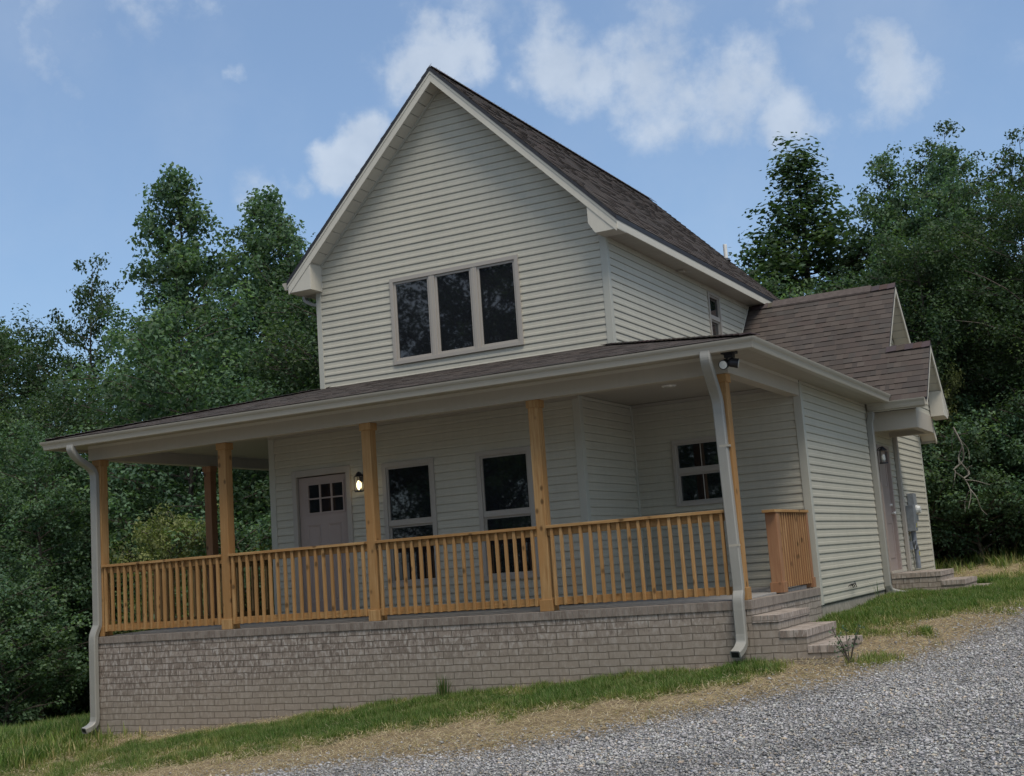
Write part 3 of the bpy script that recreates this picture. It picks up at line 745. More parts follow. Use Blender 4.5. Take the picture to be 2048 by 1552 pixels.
rect_sweep(curve([(xg - .05, 2.85, ze - .13), (xg - .05, 2.85, ze - .24), (xg + .10, 2.83, ze - .33), (XL - .06, 2.80, ze - .40), (XL - .06, 2.80, ze - .55), (XL - .06, 2.80, 3.62), (XL - .07, 2.72, 3.56), (XL - .16, 2.60, 3.52)]), .075, .055, (0, 1, 0), 'downspout', M['downspout'], H)
mb = MB(); mb.box(7.47, 7.56, 5.5, 5.62, ze - .225, ze - .195); mb.build('soffit_vent', M['trim'], H)
# vent pipe behind the ridge
vp = MB(); vz = roofz(6.62); vp.tube([(6.62, 10.95, vz - .05), (6.62, 10.95, vz + .33)], .042, 12); vp.build('vent_pipe', M['white'], H, smooth=False)
vp = MB(); vp.tube([(6.62, 10.95, vz - .02), (6.62, 10.95, vz + .04)], [.10, .05], 12); vp.build('pipe_boot', M['dripedge'], H)

# --- right wing: steep gable along X, and the lower portico roof in the same front plane
WY, WZ, WP = 9.50, 5.15, 1.03; ws = math.sqrt(1 + WP * WP); ye = 7.20; ze2 = WZ - WP * (WY - ye)
xr = W + .30; xp = 10.87; PYC, PZ = 8.20, WZ - WP * (WY - 8.20)
def tt(y): return (y - ye) * ws
shingles('roof', (0, ye, ze2), (1, 0, 0), (0, 1, WP), [(7.35, 0), (xr, 0), (xr, tt(WY)), (7.35, tt(WY))], H)
shingles('roof', (0, ye, ze2), (1, 0, 0), (0, 1, WP), [(xr, 0), (xp, 0), (xp, tt(PYC)), (xr, tt(PYC))], H, phase=0)
WYB = 12.05; wpb = WP
shingles('roof', (0, WYB, WZ - WP * (WYB - WY)), (-1, 0, 0), (0, -1, WP), [(-xr, 0), (-7.35, 0), (-7.35, (WYB - WY) * ws), (-xr, (WYB - WY) * ws)], H)
PYB = 9.22; shingles('roof', (0, PYB, PZ - WP * (PYB - PYC)), (-1, 0, 0), (0, -1, WP), [(-xp, 0), (-W, 0), (-W, (PYB - PYC) * ws), (-xp, (PYB - PYC) * ws)], H)
def yz_slab(ya, yb, zf, t0, t1, xa, xb, name, mat):
    mb = MB(); pts = [(ya, zf(ya) - t0), (yb, zf(yb) - t0), (yb, zf(yb) - t1), (ya, zf(ya) - t1)]; mb.prism(pts, xa, xb, 'x'); return mb.build(name, M[mat], H)
zw = lambda y: WZ - WP * abs(y - WY); zp = lambda y: PZ - WP * abs(y - PYC)
# decks (dark edge), rakes
yz_slab(ye, WY, zw, .004, .035, 7.4, xr + .006, 'roof_deck', 'dripedge'); yz_slab(WY, WYB, zw, .004, .035, 7.4, xr + .006, 'roof_deck', 'dripedge')
yz_slab(ye, PYC, zp, .0045, .036, xr + .006, xp + .006, 'roof_deck', 'dripedge'); yz_slab(PYC, PYB, zp, .004, .035, W, xp + .006, 'roof_deck', 'dripedge')
yz_slab(7.95, WY, zw, .035, .15, xr - .022, xr, 'rake_board', 'fascia'); yz_slab(WY, WYB, zw, .035, .17, xr - .022, xr, 'rake_board', 'fascia')
yz_slab(ye + .02, PYC, zp, .035, .15, xp - .022, xp, 'rake_board', 'fascia'); yz_slab(PYC, PYB, zp, .035, .17, xp - .022, xp, 'rake_board', 'fascia')
yz_slab(ye + .05, PYC, zp, .12, .135, PW + .012, xp - .022, 'rake_soffit', 'fascia'); 
yz_slab(7.95, WY, zw, .12, .135, W + .02, xr - .022, 'rake_soffit', 'fascia')
caps((xr + .005, WY, WZ), (7.45, WY, WZ), .13, 'ridge_cap', lift=.012, drop=.85); caps((xp + .005, PYC, PZ), (xr - .1, PYC, PZ), .13, 'ridge_cap', lift=.012, drop=.85)
mb = MB(); mb.prism([(WY - .13, WZ - .085), (WY, WZ + .045), (WY + .13, WZ - .085), (WY + .13, WZ - .115), (WY, WZ + .015), (WY - .13, WZ - .115)], 7.9, 9.75, 'x'); mb.build('ridge_vent', M['shingle_edge'], H)
def ribbed(ya, yb, zf, xa, xb):
    mb = MB(); n = max(1, int(abs(yb - ya) / .115)); d = (yb - ya) / n
    for i in range(n):
        p, q = ya + i * d, ya + (i + 1) * d - .012 * (1 if d > 0 else -1)
        mb.prism([(p, zf(p) - .12), (q, zf(q) - .12), (q, zf(q) - .132), (p, zf(p) - .132)], xa, xb, 'x')
    mb.build('rake_soffit', M['fascia'], H)
ribbed(WY + .03, WYB - .02, zw, W + .02, xr - .022); ribbed(PYC + .03, PYB - .02, zp, PW + .012, xp - .022)
# back eave return of the wing
mb = MB(); mb.prism([(11.75, zw(11.75) - .17), (11.75, 2.56), (WYB, 2.50), (WYB, zw(WYB) - .04)], W + .0, xr - .004, 'x'); mb.build('eave_return', M['fascia'], H, bevel=.004)
mb = MB(); mb.box(W - 1, xr - .01, WYB, WYB + .10, zw(WYB) - .14, zw(WYB) - .02); mb.build('gutter', M['gutter'], H)
# portico gable: sided front, boxed back return, beams, ceiling, gutter
siding('wall', (PW, 0, 0), U(0, 1, 0), U(1, 0, 0), [(7.50, 2.60), (9.0, 2.60), (PYC + .02, PZ - .16), (PYC - .02, PZ - .16)], (), 2.60, H)
MB().box(W, PW + .02, 7.40, 7.52, 2.33, 2.64).build('portico_beam', M['trim'], H, bevel=.004)
MB().box(W, PW + .02, 8.88, 9.0, 2.33, 2.64).build('portico_beam', M['trim'], H, bevel=.004)
MB().box(PW - .10, PW + .018, 7.52, 8.88, 2.33, 2.62).build('portico_beam', M['trim'], H, bevel=.004)
MB().box(W, PW - .10, 7.52, 8.88, 2.42, 2.43).build('portico_ceiling', M['soffit'], H)
mb = MB(); mb.prism([(8.80, zp(8.80) - .16), (8.80, 2.60), (PYB - .04, 2.56), (PYB + .0, zp(PYB) - .03)], PW + .02, xp - .004, 'x'); mb.build('eave_return', M['fascia'], H, bevel=.004)
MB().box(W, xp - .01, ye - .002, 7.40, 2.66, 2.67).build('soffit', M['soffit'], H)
MB().box(W + .02, xp - .004, PYB, PYB + .10, zp(PYB) - .14, zp(PYB) - .02).build('gutter', M['gutter'], H)
mb = MB(); mb.sweep([[(x, ye - o, ze2 + .0 + z) for o, z in [(0, -.125), (.066, -.125), (.080, -.085), (.088, -.060), (.113, -.022), (.117, -.004), (.104, -.004), (0, -.01)]] for x in (W + .04, xp - .03)]); mb.build('gutter', M['gutter'], H)
MB().box(W - .1, xp - .026, ye + .002, ye + .022, ze2 - .15, ze2 - .03).build('fascia', M['fascia'], H)
# wall flashing along upper block
mb = MB(); mb.prism([(7.9, zw(7.9) + .03), (WY, zw(WY) + .03), (WY, zw(WY) + .07), (7.9, zw(7.9) + .07)], XR + .004, XR + .022, 'x'); mb.build('flashing', M['fascia'], H)

# --- porch posts
def porch_post(x, y, name='porch_post', mat='wood_z', z0=.0, z1=HB):
    h = .069
    p = MB().box(x - h, x + h, y - h, y + h, z0 + .02, z1 - .02).build(name, M[mat], H, bevel=.006)
    MB().box(x - h - .016, x + h + .016, y - h - .016, y + h + .016, z1 - .095, z1 - .0005).build('collar', M[mat], p, bevel=.004)
    MB().box(x - h - .018, x + h + .018, y - h - .018, y + h + .018, z0 + .003, z0 + .14).build('plinth', M[mat], p, bevel=.004)
    return p
PX = [.135, 2.475, 4.885, 7.352, 9.76]
for i, x in enumerate(PX): porch_post(x, .10)
porch_post(.11, 2.52, mat='redwood'); porch_post(.11, 4.85, mat='redwood')

# --- railings
base_bal = None
nbal = 0
def railing(p0, p1, n, side, mat, z0=.07, z1=.985, cap=True, stuff=False, label=None):
    """front rail between two points; side = direction the balusters stand off the rails"""
    global base_bal, nbal
    p0, p1 = Vector(p0), Vector(p1); d = (p1 - p0); L = d.length; d.normalize(); s = Vector(side)
    root = bpy.data.objects.new('railing', None); COL.objects.link(root); root.parent = H; root.matrix_parent_inverse = Matrix.Translation(-Vector(H.location))
    if label: root['label'] = label
    ax = 'x' if abs(d.x) > .5 else 'y'; wm = M['redwood'] if mat == 'red' else M['wood_' + ax]
    def bar(name, o0, o1, za, zb, e0=0, e1=0):
        a = p0 + s * o0 - d * e0; b = p1 + s * o1 + d * e1
        MB().box(min(a.x, b.x), max(a.x, b.x), min(a.y, b.y), max(a.y, b.y), za, zb).build(name, wm, root, bevel=.003)
    bar('bottom_rail', -.019, .019, z0 + .0, z0 + .089)
    bar('top_rail', -.019, .019, z1 - .089, z1)
    if cap: bar('cap_rail', -.050, .072, z1 + .0006, z1 + .036)
    if stuff:
        mb = MB()
        for i in range(n):
            c = p0 + d * (L * (i + .5) / n) + s * .038; mb.box(c.x - .018, c.x + .018, c.y - .018, c.y + .018, z0 - .004, z1 - .001)
        o = mb.build('balusters', M['wood_z'], root); o['kind'] = 'stuff'; return
    for i in range(n):
        c = p0 + d * (L * (i + .5) / n) + s * .038
        if base_bal is None:
            base_bal = MB().box(-.0185, .0185, -.0185, .0185, -.004, .914).build('baluster', M['wood_z'], root, bevel=.003); o = base_bal
        else:
            o = base_bal.copy(); COL.objects.link(o); o.parent = root
        o.location = (c.x + random.uniform(-.004, .004), c.y, z0); o.rotation_euler = (0, random.uniform(-.006, .006), 0)
for i in range(4):
    a, b = PX[i] + .069, PX[i + 1] - .069
    railing((a, .07, 0), (b, .07, 0), (18, 18, 19, 18)[i], (0, -1, 0), 'x', label=['railing section at the left porch corner', 'railing section in front of the door', 'railing section in front of the tall windows', 'railing section left of the brick steps'][i])
railing((.10, .17, 0), (.10, 2.45, 0), 18, (-1, 0, 0), 'y', stuff=True); railing((.10, 2.59, 0), (.10, 4.78, 0), 17, (-1, 0, 0), 'y', stuff=True)
# short railing beside the steps: two stub posts, thin balusters
for yy, q in ((1.52, .10), (2.90, .06)):
    p = MB().box(W - .17, W - .03, yy - q * .7, yy + q * .7, .02, .985).build('railing_post', M['redwood'], H, bevel=.005)
    MB().box(W - .186, W - .014, yy - q * .7 - .016, yy + q * .7 + .016, .012, .14).build('plinth', M['redwood'], p, bevel=.004)
rl = bpy.data.objects.new('railing', None); COL.objects.link(rl); rl.parent = H; rl.matrix_parent_inverse = Matrix.Translation(-Vector(H.location)); rl['label'] = 'short reddish railing at the top of the brick steps'
MB().box(W - .185, W - .02, 1.38, 2.97, .986, 1.02).build('cap_rail', M['wood_y'], rl, bevel=.003)
MB().box(W - .118, W - .080, 1.59, 2.86, .895, .985).build('top_rail', M['wood_y'], rl); MB().box(W - .118, W - .080, 1.59, 2.86, .10, .19).build('bottom_rail', M['wood_y'], rl)
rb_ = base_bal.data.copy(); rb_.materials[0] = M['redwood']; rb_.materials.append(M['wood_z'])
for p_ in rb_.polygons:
    if p_.normal.x > .5: p_.material_index = 1  # light and shade put into the colour: +X faces paler, the rest darker red
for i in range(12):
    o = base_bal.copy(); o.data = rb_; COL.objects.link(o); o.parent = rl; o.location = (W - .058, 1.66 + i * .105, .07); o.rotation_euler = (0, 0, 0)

# --- brick steps and landing
def steps(x0, ya, yb, zs, depth, zb, name, first=0., label=None):
    mb = MB(); tr = MB()
    x = x0 + .012
    prev = x0 + .002
    for i, (z, x1) in enumerate(zs):
        mb.box(prev, x1, ya, yb, zb, z - .012); tr.box(prev, x1 + .012, ya - .012, yb + .012, z - .075, z); prev = x1 + .0125 if False else x1
        ya += 0.0015; 
    o = mb.build(name, M['brick'], H); t_ = tr.build('tread', M['tread'], o, bevel=.004)
    if label: o['label'] = label
    return o
def steps2(tiers, ya, yb, x0, zb, name, label):
    mb = MB(); tr = MB(); prev = x0 + .003
    for z, x1 in tiers:
        mb.box(prev, x1, ya, yb, zb, z - .078); tr.box(prev, x1 + .012, ya - .012, yb + .010, z - .078, z); prev = x1
        x_ = x1
        mb_prev = x1
        ya += .002; yb -= .002; prev = x1 + .0001
    o = mb.build(name, M['brick'], H); o['label'] = label
    tr.build('tread', M['tread'], o, bevel=.003); return o
steps2([(-.173, W + .29), (-.346, W + .59), (-.519, W + .88)], .0, 1.31, W, -1.3, 'brick_steps', 'three brick steps at the right end of the porch')
steps2([(0., 10.68), (-.15, 11.04), (-.28, 11.40)], 7.62, 8.96, W + .02, -1.0, 'brick_landing', 'small brick landing with two steps below the side door')

# --- downspouts
ds = rect_sweep(curve([(9.77, -.415, 2.765), (9.77, -.415, 2.66), (9.76, -.30, 2.53), (9.735, -.10, 2.36), (9.73, -.02, 2.24), (9.73, -.005, 2.10)]) + [Vector((9.765, -.005, .16))] + curve([(9.765, -.01, .10), (9.765, -.06, .02), (9.765, -.07, -.10)]) + curve([(9.765, -.07, -.36), (9.765, -.09, -.46), (9.755, -.17, -.525), (9.74, -.27, -.565)]), .122, .085, (1, 0, 0), 'downspout', M['downspout'], H)
ds['label'] = 'downspout in front of the corner post beside the steps'
def outlet(p, dirv, w, d, par):
    p = Vector(p); dv = Vector(dirv).normalized(); s = Vector((1, 0, 0)); f = dv.cross(s).normalized(); s = f.cross(dv)
    mb = MB(); mb.poly([p + dv * .002 + s * a * w * .42 + f * b * d * .40 for a, b in ((-1, -1), (1, -1), (1, 1), (-1, 1))]); mb.build('outlet', M['black'], par)
outlet((9.74, -.27, -.565), (-.15, -1, -.4), .105, .078, ds)
ds = rect_sweep(curve([(.10, -.415, 2.765), (.10, -.415, 2.68), (.11, -.30, 2.56), (.12, -.10, 2.45), (.12, -.02, 2.36), (.12, -.005, 2.25)]) + [Vector((.12, -.005, .22))] + curve([(.12, -.01, .16), (.10, -.06, .02), (.10, -.07, -.10)]) + curve([(.10, -.07, -1.12), (.10, -.09, -1.20), (.09, -.16, -1.255), (.07, -.25, -1.285)]), .122, .085, (1, 0, 0), 'downspout', M['downspout'], H)
ds['label'] = 'downspout at the left corner of the porch'
outlet((.07, -.25, -1.285), (-.25, -1, -.4), .105, .078, ds)
ds = rect_sweep(curve([(W + .09, 7.09, 2.62), (W + .09, 7.09, 2.55), (W + .06, 7.09, 2.45)]) + [Vector((W + .06, 7.09, -.10))] + curve([(W + .06, 7.09, -.16), (W + .09, 7.12, -.25), (W + .22, 7.16, -.30), (W + .34, 7.18, -.32)]), .085, .11, (0, 1, 0), 'downspout', M['downspout'], H)
ds['label'] = 'downspout on the side wall left of the side door'
ds = rect_sweep([(W + .05, 9.12, 2.60), (W + .05, 9.12, .0)], .085, .075, (0, 1, 0), 'downspout', M['frame'], H); ds['label'] = 'darker downspout right of the side door'
MB().box(9.765 - .056, 9.765 + .056, -.048, .03, .60, .625).build('strap', M['gutter'], H); MB().box(9.765 - .056, 9.765 + .056, -.048, .03, 1.72, 1.745).build('strap', M['gutter'], H)

# --- lanterns, floodlight, recessed light, meter, small fittings
def lantern(c, out, lit, label):
    """c = wall point, out = outward direction"""
    c = Vector(c); o = Vector(out); s = o.cross(Vector((0, 0, 1))); P = lambda a, b, z: c + o * a + s * b + Vector((0, 0, z))
    mb = MB(); mb.tube([P(0, 0, -.02), P(.02, 0, -.02)], .055, 14)
    mb.tube([P(.02, 0, .0), P(.07, 0, .05), P(.12, 0, .06)], .009, 6)
    mb.tube([P(.12, 0, .065), P(.12, 0, .03)], [.012, .045], 10); mb.tube([P(.12, 0, .03), P(.12, 0, -.005)], [.045, .078], 4)
    mb.tube([P(.12, 0, -.22), P(.12, 0, -.20)], [.07, .07], 4)
    for a, b in ((-.046, -.046), (.046, -.046), (-.046, .046), (.046, .046)): mb.tube([P(.12 + a, b, -.21), P(.12 + a, b, -.0)], .006, 5)
    L = mb.build('wall_lantern', M['black'], H); L['label'] = label
    g = MB(); g.tube([P(.12, 0, -.19), P(.12, 0, -.15), P(.12, 0, -.10), P(.12, 0, -.06)], [.014, .034, .036, .014], 10); g.build('bulb', M['bulb'] if lit else M['lens'], L, smooth=True)
    if lit:
        ld = bpy.data.lights.new('lamp', 'POINT'); ld.energy = .25; ld.color = (1, .75, .4); ld.shadow_soft_size = .04; lo = bpy.data.objects.new('lamp', ld); COL.objects.link(lo); lo.location = P(.21, 0, -.13)
lantern((3.99, D1 - .016, 1.98), (0, -1, 0), True, 'lit black lantern right of the front door')
lantern((W + .016, 7.50, 2.02), (1, 0, 0), False, 'dark lantern with pale glass left of the side door')
fl = MB(); fl.box(9.90, 10.06, -.28, -.14, 2.735, 2.772); fl.box(9.93, 10.03, -.26, -.16, 2.69, 2.735); F_ = fl.build('floodlight', M['black'], H, bevel=.004); F_['label'] = 'black twin-head floodlight under the porch corner'
for hx, dv in ((-.055, (-.05, -1, -.30)), (.055, (1, .25, -.25))):
    c = Vector((9.98 + hx, -.24, 2.625)); dv = Vector(dv).normalized()
    h = MB(); h.tube([Vector((9.98 + hx * .5, -.20, 2.70)), c - dv * .02], .012, 6); h.tube([c - dv * .07, c - dv * .04, c + dv * .05], [.030, .052, .056], 14); hh = h.build('lamp_head', M['black'], F_)
    l = MB(); l.tube([c + dv * .0505, c + dv * .054], .046, 14); l.build('lens', M['lens'], hh)
mb = MB(); mb.tube([(8.58, 1.56, 2.724), (8.58, 1.56, 2.712)], [.098, .088], 20); mb.build('recessed_light', M['white'], H)
mb = MB(); mb.tube([(8.58, 1.56, 2.711), (8.58, 1.56, 2.708)], .066, 20)
mb.build('light_diffuser', M['lens'], H)
mt = MB(); mt.box(W + .016, W + .13, 9.80, 10.08, .86, 1.36); MT = mt.build('electric_meter', M['grey_box'], H, bevel=.006); MT['label'] = 'grey electric meter box on the side wall'
MB().box(W + .016, W + .15, 9.54, 9.79, .68, 1.14).build('disconnect_box', M['grey_box'], MT, bevel=.006)
g = MB(); g.tube([(W + .13, 9.94, 1.06), (W + .16, 9.94, 1.06)], .085, 16); g.tube([(W + .16, 9.94, 1.06), (W + .21, 9.94, 1.06)], [.075, .062], 16); g.build('meter_dial', M['lens'], MT)
g = MB(); g.tube([(W + .08, 9.68, .69), (W + .08, 9.70, .45), (W + .08, 9.80, .36), (W + .08, 9.80, .02)], .045, 10); g.build('conduit', M['pvc'], MT)
MB().box(W + .15, W + .152, 9.66, 9.70, .74, .82).build('warning_sticker', M['yellow'], MT); MB().box(W + .122, W + .126, 9.78, 9.83, .25, .32).build('warning_sticker', M['yellow'], MT)
g = MB(); g.box(W + .016, W + .07, 9.40, 9.56, .36, .50); g.tube([(W + .09, 9.50, .50), (W + .12, 9.60, .52), (W + .10, 9.66, .44), (W + .09, 9.60, .36)], .009, 6); g.build('junction_box', M['pvc'], MT)
mb = MB()
for k in range(3): mb.tube(curve([(W + .012, 4.62 + k * .10, -.06), (W + .05, 4.66 + k * .10, -.03), (W + .06, 4.72 + k * .10, -.085), (W + .03, 4.78 + k * .09, -.05 + .02 * k)], 4), .006, 5)
mb.build('wire_ends', M['black'], H)
MB().box(4.02, 4.09, D1 - .026, D1 - .012, .33, .44).build('outlet_box', M['blue'], H)

# ------------------------------------------------------------------ vegetation
def noise_dirs(n): 
    v = rng.normal(size=(n, 3)); return v / np.linalg.norm(v, axis=1)[:, None]
def leaves(C, n, rad, size, palette, up=.45, flat=.75, asp=.62):
    """C (k,3) clump centres, n leaves each -> quads bent along the midrib"""
    k = len(C); c = np.repeat(C, n, 0); N = len(c)
    off = rng.normal(size=(N, 3)); off *= (rad * rng.random((N, 1)) ** .5) / np.linalg.norm(off, axis=1)[:, None] * 1.25; off[:, 2] *= flat
    p = c + off
    nrm = noise_dirs(N) * (1 - up) * .9 + np.array([0, 0, up]) + off / rad * .45; nrm /= np.linalg.norm(nrm, axis=1)[:, None]
    t = np.cross(nrm, noise_dirs(N)); t /= np.linalg.norm(t, axis=1)[:, None] + 1e-9; b = np.cross(nrm, t)
    s = size * rng.uniform(.6, 1.25, (N, 1))
    V = np.stack([p - t * s * .5, p + b * s * asp * .5 - t * s * .05 + nrm * s * .10, p + t * s * .5, p - b * s * asp * .5 - t * s * .05 + nrm * s * .10], 1).reshape(-1, 3)
    F = np.arange(N * 4).reshape(N, 4)
    pal = np.array(palette); cc = pal[rng.integers(0, len(pal), k)]; cc = np.repeat(cc, n, 0) * rng.uniform(.75, 1.25, (N, 1)); cc *= np.repeat(rng.uniform(.7, 1.3, (k, 1)), n, 0); cc = np.repeat(cc, 4, 0)
    return V, F, cc
def limb(mb, a, b, r0, r1, bend=.12, n=6, seg=5):
    a, b = Vector(a), Vector(b); L = (b - a).length; pts = []; q = Vector((random.uniform(-1, 1), random.uniform(-1, 1), random.uniform(-.2, .6))) * L * bend
    for i in range(seg + 1):
        t = i / seg; pts.append(a.lerp(b, t) + q * math.sin(math.pi * t))
    mb.tube(pts, [r0 + (r1 - r0) * i / seg for i in range(seg + 1)], n); return pts
def make_tree(h, prof, base, nl, per, leaf_n, size, clr, palette, seed, tr=.16, rise=.35, up=.45, trunks=1, whorl=1.):
    """prof(t)->crown radius at relative height t; base = relative height where the crown starts"""
    random.seed(seed); tb = MB(); C = []
    tops = []
    for k in range(trunks):
        lean = Vector((random.uniform(-.05, .05), random.uniform(-.05, .05), 1)); ofs = Vector((random.uniform(-.6, .6), random.uniform(-.6, .6), 0)) * (trunks > 1)
        tp = []; 
        for i in range(13):
            t = i / 12; tp.append(ofs * (1 + t * 1.5) + Vector((lean.x * h * t + .12 * math.sin(t * 7 + k), lean.y * h * t + .12 * math.cos(t * 6 + k), h * t * (1 - .06 * k))))
        tb.tube([tp[0] - Vector((0, 0, .5))] + tp, [tr * 1.35] + [tr * (1 - .93 * i / 12) for i in range(13)], 8); tops.append(tp)
    for i in range(nl):
        tp = tops[i % trunks]; t = base + (1 - base) * ((i + .5) / nl) ** .95
        j = min(11, int(t * 12)); p = tp[j].lerp(tp[j + 1], t * 12 - j)
        az = i * 2.399 + random.uniform(-.4, .4); R = prof(t) * random.uniform(.72, 1.12)
        e = p + Vector((math.cos(az) * R, math.sin(az) * R, R * rise * random.uniform(.5, 1.5)))
        pts = limb(tb, p, e, max(.012, tr * .35 * (1 - t) + .012), .008, n=5, seg=4)
        m = max(2, int(per * (R / 2.5) ** 1.3 + .5))
        for q in range(m):
            f = random.uniform(.30, 1.02); c = p.lerp(e, f) + Vector((random.gauss(0, 1), random.gauss(0, 1), random.gauss(0, .7))) * R * .17 * f
            C.append(c)
            if q % 3 == 0: tb.tube([p.lerp(e, f * .8), c], [.012, .005], 4)
    for tp in tops:
        for q in range(5): C.append(tp[-1] + Vector((random.gauss(0, .25), random.gauss(0, .25), random.uniform(-1.2, .2))))
    C = np.array([tuple(c) for c in C])
    V, F, cc = leaves(C, leaf_n, clr, size, palette, up)
    crown = fastmesh('crown', V, F, M['leaf'], cc)
    tm = bpy.data.meshes.new('trunk'); tm.from_pydata(tb.v, [], tb.f); tm.materials.append(M['bark']); tm.update()
    return tm, crown
DG = [(.044, .078, .038), (.058, .096, .044), (.034, .062, .032), (.074, .112, .046), (.048, .082, .042)]
MG = [(.080, .138, .078), (.098, .162, .088), (.064, .118, .070), (.116, .178, .088), (.086, .144, .082)]  # lighter, bluer greens stand in for the stronger light and haze on left trees
YG = [(.155, .175, .065), (.19, .205, .075), (.125, .15, .055), (.16, .19, .07)]
def cone(t): return 0
P_tulip = lambda t: 2.75 * max(.12, math.sin(math.pi * min(1, (1.06 - t) / .95) * .62)) ** .9
P_cone = lambda t: 3.9 * max(.06, (1.03 - t)) ** .95
P_round = lambda t: 3.4 * max(.15, math.sin(math.pi * (t * .9 + .05))) ** .6
P_bush = lambda t: 1.0 * max(.2, math.sin(math.pi * (t * .85 + .12))) ** .6
PROTO = {
 'tulip': make_tree(16, P_tulip, .14, 100, 15, 40, .165, .36, MG, 1, .17, .55, .35),
 'tulip2': make_tree(15, lambda t: P_tulip(t) * 1.1, .14, 84, 14, 38, .16, .34, MG, 2, .15, .7, .35),
 'sparse': make_tree(15, lambda t: P_tulip(t) * 1.15, .2, 60, 11, 30, .15, .30, DG, 3, .12, .8, .35, trunks=2),
 'dense': make_tree(13, P_cone, .08, 110, 19, 42, .145, .38, DG, 4, .19, .30, .5),
 'round': make_tree(11, P_round, .10, 70, 16, 46, .115, .42, DG, 5, .18, .35, .5),
 'maple': make_tree(9, lambda t: P_round(t) * .85, .05, 56, 15, 46, .12, .36, MG, 6, .12, .30, .5),
 'bush': make_tree(3.4, lambda t: 1.9 * P_bush(t), .04, 38, 22, 36, .095, .26, MG, 8, .05, .35, .5),
 'yshrub': make_tree(4.4, lambda t: 2.0 * P_bush(t), .12, 36, 22, 36, .10, .26, YG, 9, .05, .4, .5),
}
def tree(kind, x, y, h, label, group=None, name='tree', cat='tree', rot=None, sx=1., dz=0.):
    tm, cm = PROTO[kind]; h0 = {'tulip': 16, 'tulip2': 15, 'sparse': 15, 'dense': 13, 'round': 11, 'maple': 9, 'bush': 3.4, 'yshrub': 4.4}[kind]
    s = h / h0 * .97; r = empty(name, (x, y, g1(x, y) + dz), label, cat, group); r.scale = (s * sx, s * sx, s); r.rotation_euler = (0, 0, random.random() * 6.28 if rot is None else rot)
    for n, m in (('trunk', tm), ('crown', cm)):
        o = bpy.data.objects.new(n, m); COL.objects.link(o); o.parent = r
    return r
random.seed(11)
GL = 'trees at the edge of the woods on the left'; GRT = 'trees behind the house on the right'
# (kind, x, y, height, label)
LT = [('tulip', -15.6, 20, 18.7, 'tallest pointed tulip tree left of the gable'), ('tulip', -13.0, 20.5, 17.3, 'slightly shorter tree just right of the tallest left tree', 1.), ('sparse', -20.5, 20, 17.1, 'thin airy tree with sky showing through, left of the tallest tree', .8),
      ('tulip2', -10.2, 20, 15.8, 'tree partly hidden by the left roof eave of the gable'), ('sparse', -17.8, 20.5, 15.3, 'short loose-topped tree between the airy one and the tallest'), ('tulip2', -26.6, 21, 17.8, 'tree cut by the left edge of the photo, its top against the sky'),
      ('maple', -20.2, 16, 10.6, 'broad leafy tree in front of the tall row, far left'), ('round', -14.6, 14.5, 9.9, 'pale grey-green rounded tree in front of the tallest tree'), ('maple', -9.5, 13., 11.0, 'dense tree above the left end of the porch roof'),
      ('round', -7.0, 17, 12.5, 'dark dense tree just left of the upper wall'), ('round', -17.5, 11.5, 8.8, 'low spreading tree at the left edge beside the downspout'), ('maple', -12.2, 10.2, 7.6, 'bright leafy tree left of the porch corner, branches near the grass'),
      ('round', -23.5, 18, 14.5, 'dark tree at the extreme left behind the leafy ones')]
for i, a in enumerate(LT): tree(a[0], a[1], a[2], a[3], a[4], GL, sx=(a[5] if len(a) > 5 else .95))
RT = [('dense', 6.7, 20, 12.3, 'tall dark cone-shaped tree right of the gable', 1.45), ('tulip2', 8.2, 20.5, 11.2, 'irregular tree between the cone-shaped tree and the right edge'), ('sparse', 10.6, 20, 11.6, 'tall thin tree with see-through top near the right edge'),
      ('sparse', 12.2, 21, 11.3, 'tree cut by the right edge of the photo'), ('tulip2', 9.6, 18, 10.4, 'thin mid-height tree in front of the see-through one'), ('bush', 4.1, 19.5, 8.9, 'small tuft of leaves just right of the vent pipe', .5),
      ('round', 9.4, 17., 7.8, 'rounded dark tree above the small gable'), ('round', 12.2, 17.0, 8.6, 'dense dark tree at the right edge behind the lawn'), ('maple', 6.6, 17.0, 7.6, 'leafy tree rising behind the wing ridge'),
      ('dense', 14.2, 19.0, 9.0, 'dark tree beyond the right end of the lawn')]
for i, a in enumerate(RT): tree(a[0], a[1], a[2], a[3], a[4], GRT, sx=(a[5] if len(a) > 5 else (1.0 if a[0] == 'dense' else .95)))
GB = 'bushes along the foot of the woods'
SB = [('yshrub', -7.2, 9.6, 4.6, 'yellow-green shrub seen through the left porch', .68), ('bush', -10.6, 7.6, 3.6, 'low green bush touching the left downspout'), ('bush', -13.2, 8.6, 4.4, 'green bush at the left edge above the grass'),
      ('bush', -9.0, 12.4, 4.6, 'dark bush behind the yellow-green shrub'), ('bush', -6.4, 11.2, 4.4, 'bush seen between the two left porch posts'), ('yshrub', -5.0, 12.5, 4.4, 'lighter bush beside the left house corner under the porch'), ('bush', -16.0, 12.2, 5.0, 'bush behind the one at the left edge'),
      ('bush', 10.3, 15.8, 3.0, 'low bush right of the electric meter corner'), ('bush', 11.7, 15.9, 3.4, 'rounded bush at the right edge above the straw'), ('bush', 9.2, 16.2, 3.4, 'dark bush just behind the back corner of the wing'), ('bush', 13.3, 16.2, 3.8, 'bush beyond the rounded one at the right edge'),
      ('yshrub', 9.55, 16.6, 4.6, 'yellowish leafy shrub beside the portico gable', .5)]
for a in SB: tree(a[0], a[1], a[2], a[3], a[4], GB, name='shrub', cat='shrub', sx=a[5] if len(a) > 5 else 1.)
